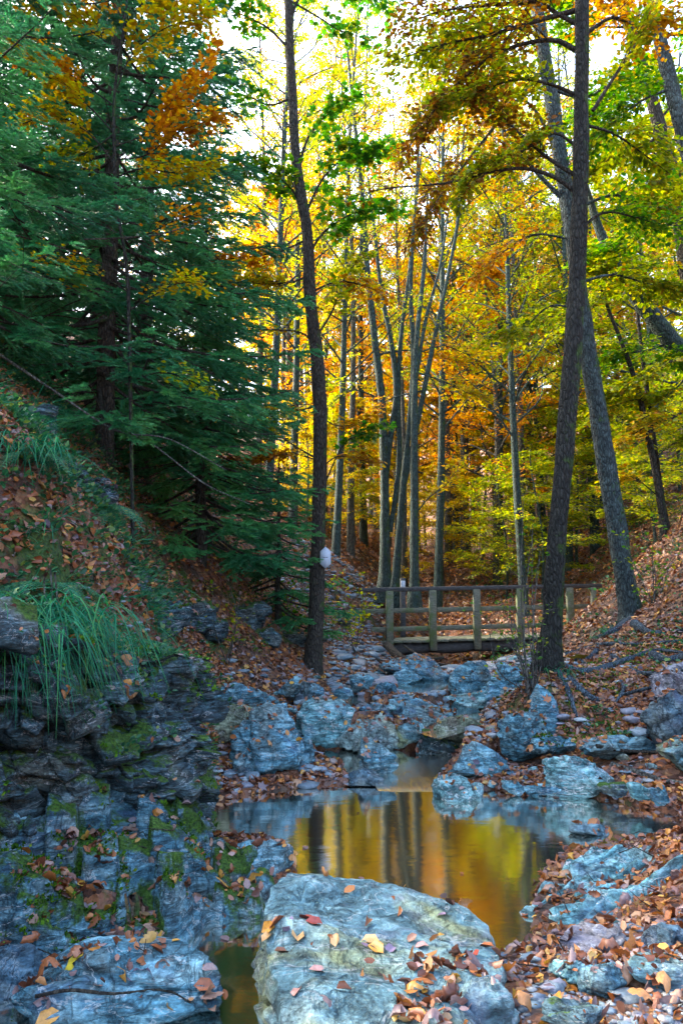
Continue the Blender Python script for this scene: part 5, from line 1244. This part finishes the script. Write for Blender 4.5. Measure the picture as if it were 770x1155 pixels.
def tuft(p, label, n, L, az, spread=1.2, mat='grass', hang=1.):
    ac = Acc(); V = []
    for k in range(n):
        a = az+rng.normal()*spread*.6; l = L*rng.uniform(.5, 1.15); d = np.array([math.cos(a), math.sin(a), 0]); s = np.array([-d[1], d[0], 0]); b = p+rv(1, min(.09, L*.14))[0]*np.array([2.2, 2.2, .6])
        ts = np.linspace(0, 1, 8); c = b+d*(l*.75*ts)[:, None]+UP*(l*(.65*ts-1.15*hang*ts**2))[:, None]; w = (.004*(1-ts**2)+.0004)[:, None]
        v = np.concatenate([c-s*w, c+s*w]); i = np.arange(7); ac.add(v, np.stack([i, i+1, i+9, i+8], -1), rng.random()**1.5)
    o = ac.obj('grass_tuft', M[mat]); tag(o, label, 'grass')
tuft(onsurf(35,600,4.5)+UP*.03, 'long blue-green grass blades hanging over the left cliff', 420, .7, -.6)
tuft(onsurf(5,640,4.3), 'dense grass tuft at the far left edge of the cliff top', 380, .7, -.8)
tuft(onsurf(75,640,4.75), 'thin grass tuft right of the long hanging grass', 120, .42, -.3)
tuft(onsurf(20,560,5.2), 'mixed grass tuft on the slope above the long hanging grass', 160, .4, -.9, 1.8)
tuft(onsurf(110,640,5.1), 'short grass tuft between the ferns of the cliff top', 130, .34, -.7, 1.8)
tuft(onsurf(628,748,8.1), 'small grass tuft at the mossy foot of the tall tree', 70, .25, -1.5, 3.)
tuft(onsurf(690,705,10.6), 'green tuft under the leaning grey tree', 90, .4, -1.6, 3.)
bl = Leaves()
P, N, O = scatter(520, -4.2, -1.05, 3.7, 7.5, lambda P, N, O: (P[:, 2] > 1.1) & (fbm(P*1.5+31, 3) > -.1), .05)
for p in P:
    m = 9; a = rng.normal(-.5, .9, m); bl.add(p+rv(m, .03)*[1, 1, .2], np.stack([np.cos(a), np.sin(a), rng.uniform(-.5, .9, m)], -1), rv(m)+UP, rng.uniform(.1, .3, m))
p_, d_, n_, s_ = bl.cat(); v, f, r = leaf_arrays(p_, d_, n_, s_, tpl([(0, .02, 0), (.35, .022, .02), (.7, .015, -.1), (1, 0, -.3), (.7, -.0, -.1), (.35, -.0, .02)], [[[0, 1, 5], [1, 2, 4], [1, 4, 5], [2, 3, 4]]]))
tag(mesh_obj('grass', v, f, M['grass'], None, r, origin=(0, 0, 0)), 'short blue-green grass covering the slope above the left cliff', 'grass', kind='stuff')
def strand(name, label, pts, d, r, mat, cat, rough=.2, surf=False, lift=.0, parent=None, ends=None, sides=8, group=None):
    p = pxl(pts, d)
    if surf: p = np.array([(lambda h: (h[0] if h else q)+UP*lift)(drop(q[0], q[1])) for q in p])
    c = spline(p, n=6); ac = Acc(); tube(ac, c, np.linspace(r, ends if ends else r*.6, len(c)), sides, rough, cap=True)
    o = ac.obj(name, M[mat], parent, True)
    if label: tag(o, label, cat, group)
    return o
for p_, d_ in (([(57,640),(60,680),(58,710),(62,745)], 4.55), ([(62,645),(66,690),(64,735)], 4.55), ([(50,650),(52,700),(55,720)], 4.55)):
    strand('hanging_root', 'thin pale roots dangling down the mossy cliff', p_, d_, .006, 'bark_pale', 'root', group='roots dangling on the cliff', sides=5)
def gpts(pl, z):
    return np.array([look(*q)[0] if look(*q) else Z(q[0], q[1], z) for q in pl])
def ground_log(name, label, pl, z, r, mat, cat, lift=.6, parent=None, ends=None, twigs=0, group=None):
    c = spline(gpts(pl, z)+UP*r*lift, n=6); ac = Acc(); tube(ac, c, np.linspace(r, ends or r*.6, len(c)), 9, .25, cap=True)
    o = ac.obj(name, M[mat], parent, True)
    if label: tag(o, label, cat, group)
    return o
ground_log('fallen_branch', 'long brown fallen branch lying on the right leaf bank', [(690,864),(720,874),(745,882),(790,890)], .25, .026, 'bark_pale', 'branch')
ground_log('fallen_branch', 'short dark stick at the right edge behind the long branch', [(672,843),(700,848),(740,850)], .3, .018, 'bark_dark', 'branch')
ground_log('stick', 'thin curved stick at the rim of the falls', [(452,884),(480,887),(510,884),(540,876)], .05, .008, 'bark_dark', 'stick')
ground_log('stick', 'thin dark twig lying across the bottom left slab', [(40,1125),(80,1118),(130,1122),(185,1118),(215,1132)], .12, .006, 'bark_dark', 'stick')
lg = W(438,730,15.2), W(476,757,13.2)
for pts, r, lab in (((W(436,728,15.6), W(452,742,14.6), W(475,756,13.6)), .085, 'thick dark fallen log slanting down under the left end of the footbridge'), ((W(425,745,14.5), W(450,748,14.2), W(500,742,14.4)), .04, 'thin dark log lying level under the footbridge'),
                    ((W(505,752,15), W(480,744,15.2), W(455,728,15.8)), .03, 'bent grey branch in the shade under the footbridge')):
    ac = Acc(); c = spline(pts, n=8); tube(ac, c, np.linspace(r, r*.7, len(c)), 10, .25, cap=True); tag(ac.obj('fallen_log', M['bark_dark'], None, True), lab, 'log')
M['root'] = bark_mat('root_bark', (.03, .045, .06), (.1, .15, .19), .15, .15)
for pl, r in (([(712,700),(690,715),(670,722),(650,728)], .07), ([(715,705),(735,715),(770,712)], .06), ([(700,702),(688,712),(672,735),(655,748)], .05)):
    ground_log('root', None, pl, 1.3, r, 'root', None, .2, parent=N_, ends=.015)
for pl, r in (([(625,745),(645,738),(680,728),(720,728),(790,722)], .045), ([(630,752),(660,760),(700,748),(740,735),(790,742)], .05), ([(640,765),(670,790),(700,785),(760,770)], .035),
              ([(612,750),(600,765),(592,785)], .05), ([(628,758),(640,780),(650,810)], .04), ([(690,742),(720,760),(770,758)], .04), ([(650,745),(700,770),(690,800)], .03)):
    ground_log('root', None, pl, .9, r, 'root', None, .3, parent=M_, ends=.012)
ground_log('fallen_branch', 'crooked grey branch on the right bank under the roots', [(735,742),(750,748),(770,745),(800,750)], .9, .05, 'root', 'branch')
# shrub stems beside the tall tree
def shrub(label, base, d, tips, leafm, nleaf, ls=.05, cat='shrub', name='shrub', mat='bark_pale', w=.04):
    b = onsurf(*base, d); o = empty(name, b, label, cat); L = Leaves(); Wd = Acc()
    for tx, ty in tips:
        e = W(tx, ty, d+rng.uniform(-.3, .3)); mid = (b+e)/2+rv(1, .06)[0]; c = spline([b+rv(1, .03)[0]*[1, 1, 0], mid, e], n=5); tube(Wd, c, np.linspace(.008, .002, len(c)), 5)
        for _ in range(7):
            i = rng.integers(3, len(c)); q = c[i]; t_ = q+nrm(rv(1)[0]+UP*.6)*rng.uniform(.08, .25); tube(Wd, np.array([q, (q+t_)/2+rv(1, .01)[0], t_]), [.003, .002, .001], 3); twig_leaves(L, np.array([q, t_]), max(nleaf//7//1, 1), ls, w, .6)
    Wd.obj('stems', M[mat], o, True); v, f, r = L.bake(T_BEECH); mesh_obj('foliage', v, f, M[leafm], o, r)
shrub('thin grey shrub stems in front of the bridge left of the tall tree', (600,750), 7.95, [(540,690),(560,660),(575,670),(585,610),(592,650),(600,590),(605,640),(612,680),(550,705),(580,700)], 'Lgreen', 21, .045)
shrub('upright leafless twigs crossing the bridge railing', (596,752), 7.8, [(590,560),(600,600),(575,640),(609,620)], 'Lygreen', 7, .04)
shrub('sparse green shrub on the right slope below the saplings', (735,640), 10.5, [(700,600),(720,590),(740,580),(760,600),(770,620),(710,630)], 'Lgreen', 28, .06)
shrub('leafy green shrub in the shade behind the plaque tree', (400,720), 14.3, [(370,660),(385,640),(400,650),(415,670),(395,690),(375,690)], 'Lygreen', 35, .08)
shrub('low green shrub on the dark left bank', (330,690), 13, [(300,650),(320,640),(345,655),(310,670),(350,680)], 'Lgreen', 35, .08)
shrub('yellow-green seedling on the left leaf bank', (255,690), 9.6, [(240,660),(255,650),(270,665)], 'Lygreen', 21, .06)
# dead boughs slanting through the spruces
for pts, d, r, lab in (([(0,400),(60,440),(130,485),(190,495),(255,530)], 7.6, .016, 'long dead bough slanting down across the dark spruces'), ([(130,485),(170,500),(230,545),(285,570)], 8, .012, 'second dead bough below the long one'),
                       ([(95,270),(140,268),(190,262),(245,240)], 7.3, .008, 'pale thin dead twig high in the spruces')):
    strand('dead_branch', lab, pts, d, r, 'bark_pale', 'branch', ends=.004)
# ------------------------------------------------------------------ camera, sky, sun
cam = bpy.data.cameras.new('camera'); co = bpy.data.objects.new('camera', cam); COL.objects.link(co)
cam.sensor_fit = 'VERTICAL'; cam.sensor_height = 36; cam.lens = 36*FPX/1155; cam.clip_end = 1000; cam.clip_start = .05
co.location = (0, 0, CAMZ); co.rotation_euler = (math.radians(90)+PITCH, 0, 0); SC.camera = co
w = bpy.data.worlds.new('World'); SC.world = w; w.use_nodes = True; nt = w.node_tree; nt.nodes.clear()
SUN_EL, SUN_AZ = math.radians(33), math.radians(-63)      # azimuth from +Y towards +X
sky = nt.nodes.new('ShaderNodeTexSky'); sky.sky_type = 'NISHITA'; sky.sun_disc = False; sky.sun_elevation = SUN_EL; sky.sun_rotation = SUN_AZ
sky.dust_density = 5.; sky.air_density = 1.
bg = nt.nodes.new('ShaderNodeBackground'); bg.inputs['Strength'].default_value = .15
wo = nt.nodes.new('ShaderNodeOutputWorld'); nt.links.new(sky.outputs[0], bg.inputs[0]); nt.links.new(bg.outputs[0], wo.inputs[0])
sl = bpy.data.lights.new('sun', 'SUN'); sl.energy = 1.9; sl.angle = math.radians(12); sl.color = (1, .88, .68)
so = bpy.data.objects.new('sun', sl); COL.objects.link(so)
sd = Vector((math.sin(SUN_AZ)*math.cos(SUN_EL), math.cos(SUN_AZ)*math.cos(SUN_EL), math.sin(SUN_EL)))
so.rotation_euler = sd.to_track_quat('Z', 'Y').to_euler()
SC.view_settings.view_transform = 'Standard'; SC.view_settings.look = 'None'; SC.view_settings.gamma = 1; SC.view_settings.use_curve_mapping = False
SC.view_settings.exposure = 3.5
SC.render.film_transparent = False
SC.cycles.max_bounces = 5; SC.cycles.diffuse_bounces = 3; SC.cycles.glossy_bounces = 2; SC.cycles.transmission_bounces = 4; SC.cycles.transparent_max_bounces = 4
SC.cycles.use_denoising = True
